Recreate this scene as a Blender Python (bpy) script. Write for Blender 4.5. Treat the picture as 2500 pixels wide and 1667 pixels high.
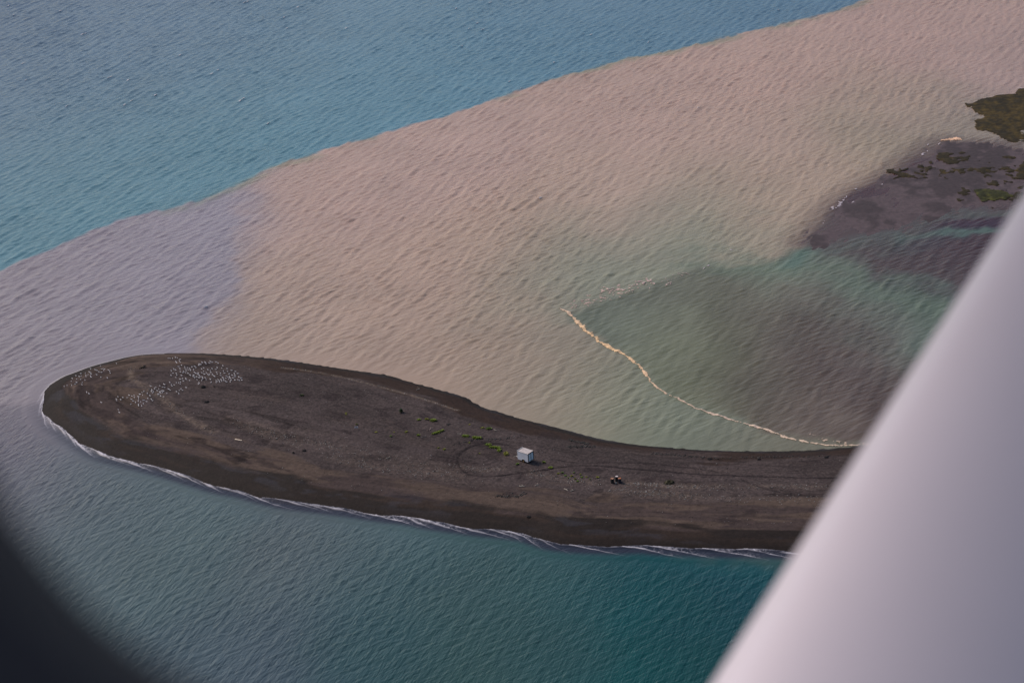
import bpy, bmesh, math, random
import numpy as np
from mathutils import Vector, Matrix

for o in list(bpy.data.objects):
    bpy.data.objects.remove(o, do_unlink=True)
SC = bpy.context.scene
COL = SC.collection
rnd = random.Random(7)
R = math.radians

# ------------------------------------------------------------------ camera
ALT, DEP, ROLL, FPX = 180.0, R(24.8), R(4.3), 70.0 * 2500 / 36.0
CAM = np.array([0.0, 0.0, ALT])
FW = np.array([0.0, math.cos(DEP), -math.sin(DEP)])
_r0 = np.array([1.0, 0.0, 0.0])
_u0 = np.array([0.0, math.sin(DEP), math.cos(DEP)])
RT = _r0 * math.cos(ROLL) - _u0 * math.sin(ROLL)
UP = _u0 * math.cos(ROLL) + _r0 * math.sin(ROLL)
cd = bpy.data.cameras.new('camera')
cam = bpy.data.objects.new('camera', cd)
COL.objects.link(cam)
cd.lens = 70
cd.sensor_width = 36
cd.clip_start = 0.05
cd.clip_end = 100000
M = Matrix(((RT[0], UP[0], -FW[0], 0), (RT[1], UP[1], -FW[1], 0), (RT[2], UP[2], -FW[2], ALT), (0, 0, 0, 1)))
cam.matrix_world = M
cd.dof.use_dof = True
cd.dof.focus_distance = 400
cd.dof.aperture_fstop = 7.5
SC.camera = cam

# ------------------------------------------------------------------ sky, sun, exposure
SUN_AZ, SUN_EL = R(-56), R(42)          # azimuth clockwise from +Y
w = bpy.data.worlds.new('World')
SC.world = w
w.use_nodes = True
nt = w.node_tree
bg = nt.nodes['Background']
sky = nt.nodes.new('ShaderNodeTexSky')
sky.sky_type = 'NISHITA'
sky.sun_disc = False
sky.sun_elevation = SUN_EL
sky.sun_rotation = SUN_AZ
sky.air_density = 1.0
sky.dust_density = 2.6
sky.ozone_density = 1.0
nt.links.new(sky.outputs[0], bg.inputs[0])
bg.inputs[1].default_value = 0.075
sl = bpy.data.lights.new('sun', 'SUN')
sun = bpy.data.objects.new('sun', sl)
COL.objects.link(sun)
sl.energy = 1.7
sl.angle = R(20)
sl.color = (1.0, 0.84, 0.74)
sd = Vector((math.sin(SUN_AZ) * math.cos(SUN_EL), math.cos(SUN_AZ) * math.cos(SUN_EL), math.sin(SUN_EL)))
sun.rotation_euler = sd.to_track_quat('Z', 'Y').to_euler()
sun.location = (0, 0, 300)
SC.view_settings.view_transform = 'Standard'
SC.view_settings.look = 'None'
SC.view_settings.exposure = 0.5
SC.view_settings.gamma = 1.0
SC.cycles.use_denoising = True
SC.cycles.max_bounces = 5

# ------------------------------------------------------------------ helpers
def G(px, py, z=0.0):
    d = FW + RT * ((px - 1250) / FPX) + UP * ((833.5 - py) / FPX)
    t = (ALT - z) / -d[2]
    p = CAM + d * t
    return np.array([p[0], p[1]])

def GL(pts, z=0.0):
    return np.array([G(x, y, z) for x, y in pts])

def s2l(c):
    c = np.asarray(c, float) / 255.0
    return np.where(c <= 0.04045, c / 12.92, ((c + 0.055) / 1.055) ** 2.4)

_tabs = {}
def vnoise(x, y, seed=0):
    if seed not in _tabs:
        _tabs[seed] = np.random.RandomState(seed + 11).rand(256, 256)
    T = _tabs[seed]
    xi = np.floor(x).astype(np.int64); yi = np.floor(y).astype(np.int64)
    fx = x - xi; fy = y - yi
    fx = fx * fx * (3 - 2 * fx); fy = fy * fy * (3 - 2 * fy)
    a = T[xi & 255, yi & 255]; b = T[(xi + 1) & 255, yi & 255]
    c = T[xi & 255, (yi + 1) & 255]; d = T[(xi + 1) & 255, (yi + 1) & 255]
    return (a * (1 - fx) + b * fx) * (1 - fy) + (c * (1 - fx) + d * fx) * fy

def fbm(x, y, seed=0, oct=4):
    s = 0; a = 0.5; n = 0
    for i in range(oct):
        s = s + a * vnoise(x, y, seed + i); n += a
        x = x * 2.03 + 5.1; y = y * 2.03 + 3.7; a *= 0.5
    return s / n

def sstep(a, b, x):
    t = np.clip((x - a) / (b - a), 0, 1)
    return t * t * (3 - 2 * t)

def pdist(P, L):
    """distance of points to a polyline and the arc length of the nearest point"""
    best = np.full(len(P), 1e18); arc = np.zeros(len(P)); acc = 0.0
    for i in range(len(L) - 1):
        a = L[i]; v = L[i + 1] - a; l2 = float(v @ v); l = math.sqrt(l2)
        if l2 < 1e-9: continue
        w_ = P - a
        t = np.clip((w_[:, 0] * v[0] + w_[:, 1] * v[1]) / l2, 0, 1)
        dx = w_[:, 0] - t * v[0]; dy = w_[:, 1] - t * v[1]
        d2 = dx * dx + dy * dy
        m = d2 < best
        best[m] = d2[m]; arc[m] = acc + t[m] * l
        acc += l
    return np.sqrt(best), arc

def inside(P, poly):
    x = P[:, 0]; y = P[:, 1]; r = np.zeros(len(P), bool); n = len(poly); j = n - 1
    for i in range(n):
        xi, yi = poly[i]; xj, yj = poly[j]
        if yi != yj:
            r ^= ((yi > y) != (yj > y)) & (x < (xj - xi) * (y - yi) / (yj - yi) + xi)
        j = i
    return r

def sdist(P, poly):
    d, _ = pdist(P, np.vstack([poly, poly[:1]]))
    return np.where(inside(P, poly), d, -d)

def resample(L, step):
    seg = np.sqrt(((L[1:] - L[:-1]) ** 2).sum(1)); s = np.concatenate([[0], np.cumsum(seg)])
    n = max(2, int(s[-1] / step)); t = np.linspace(0, s[-1], n)
    return np.stack([np.interp(t, s, L[:, 0]), np.interp(t, s, L[:, 1])], 1), t

def smooth_line(L, it=2):
    for _ in range(it):
        q = [L[0]]
        for a, b in zip(L[:-1], L[1:]):
            q += [a * .75 + b * .25, a * .25 + b * .75]
        q.append(L[-1]); L = np.array(q)
    return L

def np_mesh(name, V, F, smooth=True):
    V = np.asarray(V, np.float32); F = np.asarray(F, np.int32)
    me = bpy.data.meshes.new(name)
    k = F.shape[1]
    me.vertices.add(len(V)); me.vertices.foreach_set('co', V.ravel())
    me.loops.add(F.size); me.loops.foreach_set('vertex_index', F.ravel())
    me.polygons.add(len(F))
    me.polygons.foreach_set('loop_start', np.arange(0, F.size, k, dtype=np.int32))
    if smooth: me.polygons.foreach_set('use_smooth', np.ones(len(F), bool))
    me.update(calc_edges=True)
    return me

def attr_col(me, name, C):
    a = me.attributes.new(name, 'FLOAT_COLOR', 'POINT')
    C4 = np.ones((len(C), 4), np.float32); C4[:, :3] = C
    a.data.foreach_set('color', C4.ravel())

def attr_f(me, name, v):
    a = me.attributes.new(name, 'FLOAT', 'POINT')
    a.data.foreach_set('value', np.asarray(v, np.float32))

def grid_faces(ny, nx):
    i = np.arange(ny * nx).reshape(ny, nx)
    return np.stack([i[:-1, :-1], i[:-1, 1:], i[1:, 1:], i[1:, :-1]], -1).reshape(-1, 4)

def compact(V, F, *arrs):
    used = np.zeros(len(V), bool); used[F.ravel()] = True
    idx = np.cumsum(used) - 1
    return (V[used], idx[F]) + tuple(a[used] for a in arrs)

def link(name, me, mat=None, parent=None):
    o = bpy.data.objects.new(name, me); COL.objects.link(o)
    if mat is not None: me.materials.append(mat)
    if parent is not None: o.parent = parent
    return o

def tag(o, label=None, cat=None, group=None, kind=None):
    if label: o['label'] = label
    if cat: o['category'] = cat
    if group: o['group'] = group
    if kind: o['kind'] = kind
    return o

def empty(name, loc, rz=0.0):
    o = bpy.data.objects.new(name, None); COL.objects.link(o)
    o.location = loc; o.rotation_euler = (0, 0, rz); o.empty_display_size = 0.2
    return o

class MB:
    def __init__(s): s.bm = bmesh.new()
    def box(s, c, d, rot=None, bev=0.0):
        r = bmesh.ops.create_cube(s.bm, size=1.0)
        vs = r['verts']
        m = Matrix.Translation(c) @ (rot.to_4x4() if rot else Matrix.Identity(4)) @ Matrix.Diagonal((d[0], d[1], d[2], 1))
        bmesh.ops.transform(s.bm, matrix=m, verts=vs)
        if bev > 0:
            es = list({e for v in vs for e in v.link_edges})
            bmesh.ops.bevel(s.bm, geom=es, offset=bev, segments=2, affect='EDGES', profile=0.5)
        return s
    def prism(s, pts, axis, a, b):
        """polygon in the plane across 'axis' (0,1,2) swept from a to b"""
        def P(u, v, t):
            q = [0, 0, 0]; o = [i for i in range(3) if i != axis]
            q[o[0]] = u; q[o[1]] = v; q[axis] = t; return q
        A = [s.bm.verts.new(P(u, v, a)) for u, v in pts]; B = [s.bm.verts.new(P(u, v, b)) for u, v in pts]
        n = len(pts)
        s.bm.faces.new(A); s.bm.faces.new(B[::-1])
        for i in range(n):
            s.bm.faces.new((A[i], B[i], B[(i + 1) % n], A[(i + 1) % n]))
        return s
    def lathe(s, prof, seg=20, c=(0, 0, 0), rot=None):
        rings = []
        m = Matrix.Translation(c) @ (rot.to_4x4() if rot else Matrix.Identity(4))
        for r_, z_ in prof:
            if r_ < 1e-6: rings.append([s.bm.verts.new(m @ Vector((0, 0, z_)))])
            else: rings.append([s.bm.verts.new(m @ Vector((r_ * math.cos(2 * math.pi * k / seg), r_ * math.sin(2 * math.pi * k / seg), z_))) for k in range(seg)])
        for A, B in zip(rings[:-1], rings[1:]):
            for k in range(seg):
                q = (k + 1) % seg
                if len(A) == 1 and len(B) == 1: continue
                if len(A) == 1: s.bm.faces.new((A[0], B[q], B[k]))
                elif len(B) == 1: s.bm.faces.new((A[k], A[q], B[0]))
                else: s.bm.faces.new((A[k], A[q], B[q], B[k]))
        return s
    def tube(s, pts, rad, seg=8, cap=True):
        pts = [Vector(p) for p in pts]; rings = []
        rads = rad if isinstance(rad, (list, tuple)) else [rad] * len(pts)
        for i, p in enumerate(pts):
            t = (pts[min(i + 1, len(pts) - 1)] - pts[max(i - 1, 0)]).normalized()
            q = t.to_track_quat('Z', 'Y')
            rings.append([s.bm.verts.new(p + q @ Vector((rads[i] * math.cos(2 * math.pi * k / seg), rads[i] * math.sin(2 * math.pi * k / seg), 0))) for k in range(seg)])
        for A, B in zip(rings[:-1], rings[1:]):
            for k in range(seg):
                s.bm.faces.new((A[k], A[(k + 1) % seg], B[(k + 1) % seg], B[k]))
        if cap:
            s.bm.faces.new(rings[0][::-1]); s.bm.faces.new(rings[-1])
        return s
    def build(s, name, mat, parent=None, smooth=False):
        bmesh.ops.recalc_face_normals(s.bm, faces=s.bm.faces)
        me = bpy.data.meshes.new(name); s.bm.to_mesh(me); s.bm.free()
        if smooth:
            for p in me.polygons: p.use_smooth = True
        return link(name, me, mat, parent)

# ------------------------------------------------------------------ materials
def mat(name):
    m = bpy.data.materials.new(name); m.use_nodes = True
    n = m.node_tree.nodes; return m, n, m.node_tree.links, n['Principled BSDF']

def ramp(n, lo, hi, c0=(0, 0, 0, 1), c1=(1, 1, 1, 1)):
    r = n.new('ShaderNodeValToRGB'); e = r.color_ramp.elements
    e[0].position = lo; e[1].position = hi; e[0].color = c0; e[1].color = c1
    return r

def simple(name, col, rough=0.6, var=0.25, scale=6.0, bump=0.0, metal=0.0):
    """painted, weathered surface: base colour broken up by two noises"""
    m, n, l, b = mat(name)
    tc = n.new('ShaderNodeTexCoord')
    a = n.new('ShaderNodeTexNoise'); a.inputs['Scale'].default_value = scale; a.inputs['Detail'].default_value = 5
    l.new(tc.outputs['Object'], a.inputs['Vector'])
    r = ramp(n, 0.3, 0.75, (1 - var, 1 - var, 1 - var, 1), (1 + var * .4, 1 + var * .4, 1 + var * .4, 1))
    l.new(a.outputs['Fac'], r.inputs[0])
    mx = n.new('ShaderNodeMix'); mx.data_type = 'RGBA'; mx.blend_type = 'MULTIPLY'
    mx.inputs[0].default_value = 1; mx.inputs[6].default_value = (*col, 1)
    l.new(r.outputs[0], mx.inputs[7]); l.new(mx.outputs[2], b.inputs['Base Color'])
    b.inputs['Roughness'].default_value = rough; b.inputs['Metallic'].default_value = metal
    if bump:
        bp = n.new('ShaderNodeBump'); bp.inputs['Strength'].default_value = bump; bp.inputs['Distance'].default_value = 0.02
        l.new(a.outputs['Fac'], bp.inputs['Height']); l.new(bp.outputs[0], b.inputs['Normal'])
    return m

def vcol_mat(name, rough=0.8, var=0.3, scale=3.0, bump=0.0, dist=0.05, spec=0.3):
    m, n, l, b = mat(name)
    at = n.new('ShaderNodeAttribute'); at.attribute_name = 'Col'
    g = n.new('ShaderNodeNewGeometry')
    a = n.new('ShaderNodeTexNoise'); a.inputs['Scale'].default_value = scale; a.inputs['Detail'].default_value = 5
    l.new(g.outputs['Position'], a.inputs['Vector'])
    r = ramp(n, 0.3, 0.7, (1 - var, 1 - var, 1 - var, 1), (1 + var, 1 + var, 1 + var, 1))
    l.new(a.outputs['Fac'], r.inputs[0])
    mx = n.new('ShaderNodeMix'); mx.data_type = 'RGBA'; mx.blend_type = 'MULTIPLY'; mx.inputs[0].default_value = 1
    l.new(at.outputs['Color'], mx.inputs[6]); l.new(r.outputs[0], mx.inputs[7])
    l.new(mx.outputs[2], b.inputs['Base Color'])
    b.inputs['Roughness'].default_value = rough; b.inputs['Specular IOR Level'].default_value = spec
    if bump:
        bp = n.new('ShaderNodeBump'); bp.inputs['Strength'].default_value = bump; bp.inputs['Distance'].default_value = dist
        l.new(a.outputs['Fac'], bp.inputs['Height']); l.new(bp.outputs[0], b.inputs['Normal'])
    return m

def water_mat():
    m, n, l, b = mat('water')
    at = n.new('ShaderNodeAttribute'); at.attribute_name = 'Col'
    fo = n.new('ShaderNodeAttribute'); fo.attribute_name = 'foam'
    am = n.new('ShaderNodeAttribute'); am.attribute_name = 'amp'
    g = n.new('ShaderNodeNewGeometry')
    def ripple(angle, along, across, detail):
        mp = n.new('ShaderNodeMapping'); mp.vector_type = 'POINT'
        mp.inputs['Rotation'].default_value = (0, 0, -R(angle))
        mp2 = n.new('ShaderNodeMapping'); mp2.inputs['Scale'].default_value = (1 / along, 1 / across, 0.0)
        l.new(g.outputs['Position'], mp.inputs['Vector']); l.new(mp.outputs[0], mp2.inputs['Vector'])
        t = n.new('ShaderNodeTexNoise'); t.inputs['Scale'].default_value = 1; t.inputs['Detail'].default_value = detail
        t.inputs['Roughness'].default_value = 0.6; t.inputs['Distortion'].default_value = 0.25
        l.new(mp2.outputs[0], t.inputs['Vector'])
        return t
    t1 = ripple(32, 4.2, 1.0, 2.0)
    t2 = ripple(68, 2.8, 0.55, 2.0)
    ad = n.new('ShaderNodeMath'); ad.operation = 'MULTIPLY_ADD'; ad.inputs[1].default_value = 0.8
    na = n.new('ShaderNodeAttribute'); na.attribute_name = 'near'
    nm = n.new('ShaderNodeMath'); nm.operation = 'MULTIPLY_ADD'; nm.inputs[1].default_value = .55; nm.inputs[2].default_value = .25
    l.new(na.outputs['Fac'], nm.inputs[0]); l.new(nm.outputs[0], ad.inputs[1])
    l.new(t2.outputs['Fac'], ad.inputs[0]); l.new(t1.outputs['Fac'], ad.inputs[2])
    sc = n.new('ShaderNodeMath'); sc.operation = 'MULTIPLY'
    l.new(ad.outputs[0], sc.inputs[0]); l.new(am.outputs['Fac'], sc.inputs[1])
    bp = n.new('ShaderNodeBump'); bp.inputs['Strength'].default_value = 1.0; bp.inputs['Distance'].default_value = 0.27
    l.new(sc.outputs[0], bp.inputs['Height']); l.new(bp.outputs[0], b.inputs['Normal'])
    # slow turbidity mottling
    t3 = n.new('ShaderNodeTexNoise'); t3.inputs['Scale'].default_value = 0.06; t3.inputs['Detail'].default_value = 5
    l.new(g.outputs['Position'], t3.inputs['Vector'])
    r = ramp(n, 0.3, 0.7, (0.93, 0.93, 0.93, 1), (1.06, 1.06, 1.06, 1)); l.new(t3.outputs['Fac'], r.inputs[0])
    mu = n.new('ShaderNodeMix'); mu.data_type = 'RGBA'; mu.blend_type = 'MULTIPLY'; mu.inputs[0].default_value = 1
    l.new(at.outputs['Color'], mu.inputs[6]); l.new(r.outputs[0], mu.inputs[7])
    mx = n.new('ShaderNodeMix'); mx.data_type = 'RGBA'
    l.new(fo.outputs['Fac'], mx.inputs[0]); l.new(mu.outputs[2], mx.inputs[6]); mx.inputs[7].default_value = (0.56, 0.55, 0.62, 1)
    l.new(mx.outputs[2], b.inputs['Base Color'])
    ro = n.new('ShaderNodeMapRange'); ro.inputs[3].default_value = 0.16; ro.inputs[4].default_value = 0.8
    l.new(fo.outputs['Fac'], ro.inputs[0]); l.new(ro.outputs[0], b.inputs['Roughness'])
    b.inputs['IOR'].default_value = 1.33
    return m
M_WATER = water_mat()

# ------------------------------------------------------------------ outlines (photo pixels laid on the ground)
FAR = [(100, 979), (103, 958), (119, 940), (149, 921), (170, 913), (208, 898), (253, 885), (298, 874), (343, 866), (387, 862.5), (447, 861.7), (506, 863), (596, 869),
       (689, 878), (779, 892), (868, 905), (913, 911), (957, 918), (987, 929), (1032, 941), (1077, 953), (1121, 965), (1142, 972), (1157, 984), (1181, 996), (1226, 1008),
       (1264, 1021), (1328, 1036), (1391, 1052), (1444, 1067), (1498, 1077.5), (1561, 1087), (1625, 1092), (1708, 1099), (1828, 1102), (1947, 1101), (2021, 1096), (2081, 1091),
       (2131, 1085), (2300, 1075), (2500, 1066), (2800, 1050), (3400, 1020)]
NEAR = [(100, 979), (98, 997), (103, 1014), (119, 1038), (146, 1053), (179, 1078), (214, 1101), (253, 1119), (298, 1129), (357, 1143), (417, 1159), (477, 1178), (536, 1196),
        (596, 1206), (645, 1221), (689, 1231), (779, 1242), (853, 1251), (928, 1263), (1002, 1271), (1040, 1280), (1106, 1289), (1166, 1298), (1270, 1307), (1305, 1319), (1345, 1332),
        (1414, 1339), (1500, 1341), (1568, 1338), (1604, 1343), (1679, 1346), (1753, 1349), (1843, 1350), (1917, 1352), (2100, 1358), (2500, 1370), (2900, 1380), (3400, 1390)]
far_w = smooth_line(GL(FAR), 1); near_w = smooth_line(GL(NEAR), 1)
perim = np.vstack([far_w[::-1], near_w[1:]])
FAR_LEN = float(np.sqrt(((far_w[1:] - far_w[:-1]) ** 2).sum(1)).sum())
spit_poly = perim

def spit_h(P, sd_=None):
    """height of the shingle spit (negative outside its shoreline)"""
    if sd_ is None: sd_ = sdist(P, spit_poly)
    dn, _ = pdist(P, near_w); df, _ = pdist(P, far_w)
    a = 2.1 * (1 - np.exp(-dn / 8.0)); b = 1.7 * (1 - np.exp(-df / 4.5))
    k = 0.5
    h = -k * np.log(np.exp(-a / k) + np.exp(-b / k)) + k * math.log(2) * np.exp(-(a + b) / k)
    n = (fbm(P[:, 0] / 9, P[:, 1] / 9, 3) - 0.5) * 0.35 + (fbm(P[:, 0] / 1.6, P[:, 1] / 1.6, 9, 3) - 0.5) * 0.10
    h = np.maximum(h, 0.02 * sd_) + n * sstep(0, 8, sd_)
    return np.where(sd_ > 0, h, sd_ * 0.12)

class Field:
    """a smooth quantity sampled on a ground grid and read back bilinearly"""
    def __init__(s, fn, lo, hi, step):
        s.lo = np.array(lo, float); s.st = step
        s.nx = int((hi[0] - lo[0]) / step) + 2; s.ny = int((hi[1] - lo[1]) / step) + 2
        X, Y = np.meshgrid(lo[0] + np.arange(s.nx) * step, lo[1] + np.arange(s.ny) * step, indexing='xy')
        v = fn(np.stack([X.ravel(), Y.ravel()], 1))
        s.v = v.reshape(s.ny, s.nx, -1)
    def __call__(s, P):
        q = (P - s.lo) / s.st
        x = np.clip(q[:, 0], 0, s.nx - 1.001); y = np.clip(q[:, 1], 0, s.ny - 1.001)
        xi = x.astype(int); yi = y.astype(int); fx = (x - xi)[:, None]; fy = (y - yi)[:, None]
        r = (s.v[yi, xi] * (1 - fx) + s.v[yi, xi + 1] * fx) * (1 - fy) + (s.v[yi + 1, xi] * (1 - fx) + s.v[yi + 1, xi + 1] * fx) * fy
        return r[:, 0] if r.shape[1] == 1 else r
LO, HI = (-270.0, 225.0), (290.0, 810.0)
SP_LO = spit_poly.min(0) - 6; SP_HI = np.minimum(spit_poly.max(0) + 6, (200, 600))
F_H = Field(lambda P: spit_h(P), SP_LO, SP_HI, 0.5)
def hz(x, y):
    return float(F_H(np.array([[x, y]]))[0])
def on_spit(px, py):
    z = 1.4
    for _ in range(3):
        p = G(px, py, z); z = hz(p[0], p[1])
    return p[0], p[1], z
def spit_line(pts):
    return np.array([on_spit(x, y)[:2] for x, y in pts])

BLUE = [(-900, 900), (-300, 765), (0, 668), (50, 643), (100, 624), (153, 601), (210, 574), (268, 551), (344, 527), (421, 509), (478, 494), (543, 465), (574, 452), (628, 428),
        (673, 404), (740, 386), (804, 367), (900, 338), (1010, 308), (1116, 276), (1222, 239), (1329, 202), (1414, 175), (1510, 149), (1595, 130), (1701, 109), (1807, 85),
        (1913, 58), (2020, 37), (2083, 11), (2110, 0), (2200, -35), (2500, -120), (3000, -240)]
blue_w = smooth_line(GL(BLUE), 1)
blue_poly = np.vstack([blue_w, [[30000, 30000], [-30000, 30000], [-30000, blue_w[0][1] - 9000]]])
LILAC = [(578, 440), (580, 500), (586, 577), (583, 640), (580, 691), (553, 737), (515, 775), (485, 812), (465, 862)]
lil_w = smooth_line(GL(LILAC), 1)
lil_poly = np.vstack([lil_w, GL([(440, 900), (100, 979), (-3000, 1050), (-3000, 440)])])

FLAT = [(1955, 592), (1985, 562), (2012, 530), (2042, 497), (2082, 470), (2140, 442), (2200, 402), (2258, 364), (2300, 347), (2380, 350), (2440, 357), (2520, 368), (2700, 380), (3000, 400),
        (3000, 560), (2700, 530), (2520, 508), (2440, 512), (2330, 520), (2262, 538), (2215, 566), (2150, 578), (2080, 590), (2010, 606)]
flat_w = smooth_line(GL(FLAT), 1)
CH = [[(1930, 640), (1960, 622), (2080, 592), (2190, 570), (2270, 536), (2330, 524), (2450, 516), (2600, 505)],
      [(2200, 582), (2270, 567), (2340, 574), (2450, 572), (2600, 560)]]
ch_w = [GL(c) for c in CH]
GREENBAND = GL([(1700, 640), (1850, 650), (1990, 650), (2120, 690), (2250, 745), (2400, 805)])

# ------------------------------------------------------------------ water colour by place (turbidity, with lilac sky glare at left painted in)
CP = [
    (2300, 100, 158, 136, 133), (1900, 150, 160, 138, 134), (1500, 250, 158, 137, 133), (1100, 380, 158, 137, 134), (1500, 450, 159, 139, 133), (1900, 350, 158, 138, 133),
    (2200, 250, 154, 135, 130), (2450, 170, 148, 130, 129), (800, 500, 156, 135, 132), (700, 700, 152, 133, 128), (1000, 700, 154, 134, 128), (1250, 600, 156, 136, 129),
    (620, 820, 142, 126, 121), (900, 850, 146, 128, 122), (1100, 900, 142, 125, 118), (1250, 800, 140, 127, 120), (1300, 950, 136, 122, 115), (1420, 860, 124, 116, 111),
    (1350, 700, 120, 122, 115), (1450, 660, 119, 124, 116), (1600, 610, 114, 122, 114), (1500, 560, 146, 131, 124), (1750, 580, 134, 128, 120), (1850, 480, 148, 133, 125),
    (2000, 420, 146, 131, 123), (2150, 320, 138, 128, 119), (2330, 320, 128, 121, 115), (2450, 345, 126, 118, 115), (1450, 1000, 129, 125, 115), (1620, 1000, 109, 118, 111),
    (1560, 930, 116, 117, 106), (1700, 1060, 106, 108, 102), (1850, 1080, 108, 106, 100), (1450, 760, 105, 110, 104), (1550, 740, 102, 106, 100), (1650, 680, 98, 99, 94),
    (1750, 720, 100, 101, 94), (1700, 820, 106, 108, 98), (1800, 900, 102, 102, 94), (1650, 900, 108, 111, 100), (1900, 780, 100, 96, 92), (1950, 860, 90, 84, 84),
    (2050, 820, 90, 84, 84), (2050, 930, 86, 78, 80), (1950, 980, 94, 88, 86), (2150, 760, 95, 93, 94), (2000, 1050, 103, 95, 92), (2000, 660, 108, 116, 108),
    (2150, 690, 107, 115, 110), (2280, 740, 96, 112, 105), (2250, 650, 73, 69, 77), (2120, 625, 82, 78, 85), (2380, 620, 73, 68, 75), (2500, 700, 75, 72, 79),
    (2450, 420, 82, 76, 81), (2200, 480, 80, 72, 79), (40, 820, 130, 123, 132), (300, 650, 132, 126, 138), (480, 560, 132, 127, 140), (400, 780, 128, 122, 134),
    (150, 760, 130, 123, 134), (60, 950, 120, 113, 120), (40, 1050, 102, 98, 111), (40, 1150, 95, 98, 108), (200, 1180, 89, 96, 104), (250, 1350, 81, 92, 100),
    (400, 1250, 85, 96, 102), (500, 1400, 77, 92, 98), (600, 1600, 76, 86, 97), (450, 1600, 77, 88, 98), (700, 1300, 86, 93, 100), (900, 1330, 80, 93, 100),
    (900, 1550, 62, 81, 88), (1100, 1400, 71, 88, 93), (1150, 1600, 63, 80, 83), (1350, 1430, 65, 86, 91), (1400, 1600, 61, 78, 83), (1550, 1400, 57, 79, 87),
    (1600, 1550, 49, 79, 83), (1800, 1420, 45, 75, 85), (1750, 1560, 41, 75, 79), (2200, 1450, 43, 73, 79)]
CPB = [
    (0, 60, 94, 110, 128), (100, 250, 98, 117, 134), (60, 500, 96, 121, 136), (30, 620, 91, 121, 134), (350, 100, 100, 119, 138), (400, 300, 100, 122, 139),
    (250, 450, 97, 123, 138), (330, 505, 92, 123, 137), (480, 460, 94, 125, 140), (700, 120, 101, 122, 140), (700, 300, 99, 126, 142), (620, 400, 93, 125, 140),
    (1000, 100, 100, 124, 142), (1000, 230, 98, 127, 145), (950, 300, 93, 126, 144), (1300, 60, 98, 121, 141), (1350, 160, 94, 125, 144), (1600, 40, 96, 118, 138),
    (1700, 80, 94, 121, 141), (2000, 10, 94, 117, 139)]
# light that reaches a level surface and the sheen the sky adds, so seen colour -> water albedo
E_W = np.array([0.685, 0.63, 0.69]); SPEC_FAR = np.array([0.056, 0.072, 0.080]); SPEC_NEAR = np.array([0.034, 0.039, 0.044])

def cp_arrays(cp):
    P = GL([(c[0], c[1]) for c in cp])
    Cs = s2l(np.array([c[2:] for c in cp]))
    return P, Cs

def blend(P, cp, sig):
    Q, Cs = cp_arrays(cp)
    num = np.zeros((len(P), 3)); den = np.zeros(len(P))
    for q, c in zip(Q, Cs):
        d2 = (P[:, 0] - q[0]) ** 2 + ((P[:, 1] - q[1]) * 0.5) ** 2
        sg = sig * (0.55 + q[1] / 800.0)
        w_ = np.exp(-d2 / (2 * sg * sg)) + 1e-3 / (1 + d2 / 300.0) ** 2
        num += w_[:, None] * c; den += w_
    return num / den[:, None]

LAGOON = GL([(1385, 765), (1480, 728), (1600, 690), (1700, 655), (1850, 640), (1960, 600), (2060, 480), (2260, 380), (2500, 380), (3200, 420), (3200, 1040), (2140, 1085), (1960, 1078), (1700, 998), (1600, 945), (1540, 880), (1440, 815)])
_cl = inside(GL([(c[0], c[1]) for c in CP]), LAGOON)
CP_LAG = [c for c, k in zip(CP, _cl) if k]; CP_OUT = [c for c, k in zip(CP, _cl) if not k]
F_LAG = Field(lambda P: sdist(P, LAGOON), LO, HI, 1.25)
MUDLOW = GL([(2040, 615), (2200, 600), (2330, 592), (2500, 592), (2700, 600), (2700, 800), (2450, 745), (2330, 700), (2200, 660), (2100, 640)])
F_MUD = Field(lambda P: sdist(P, MUDLOW), LO, HI, 1.25)
F_GB = Field(lambda P: pdist(P, GREENBAND)[0], LO, HI, 1.25)
F_CG = Field(lambda P: blend(P, CP_LAG, 8.0), LO, HI, 2.5)
F_CP = Field(lambda P: blend(P, CP_OUT, 9.0), LO, HI, 2.5)
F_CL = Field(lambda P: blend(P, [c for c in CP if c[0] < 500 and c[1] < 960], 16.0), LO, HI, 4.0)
F_CB = Field(lambda P: blend(P, CPB, 20.0), LO, HI, 4.0)
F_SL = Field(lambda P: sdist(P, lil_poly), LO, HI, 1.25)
F_SB = Field(lambda P: sdist(P, blue_poly), LO, HI, 1.25)
F_SF = Field(lambda P: sdist(P, flat_w), LO, HI, 1.25)
F_CH = [Field(lambda P, c=c: pdist(P, c)[0], LO, HI, 1.25) for c in ch_w]
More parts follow.
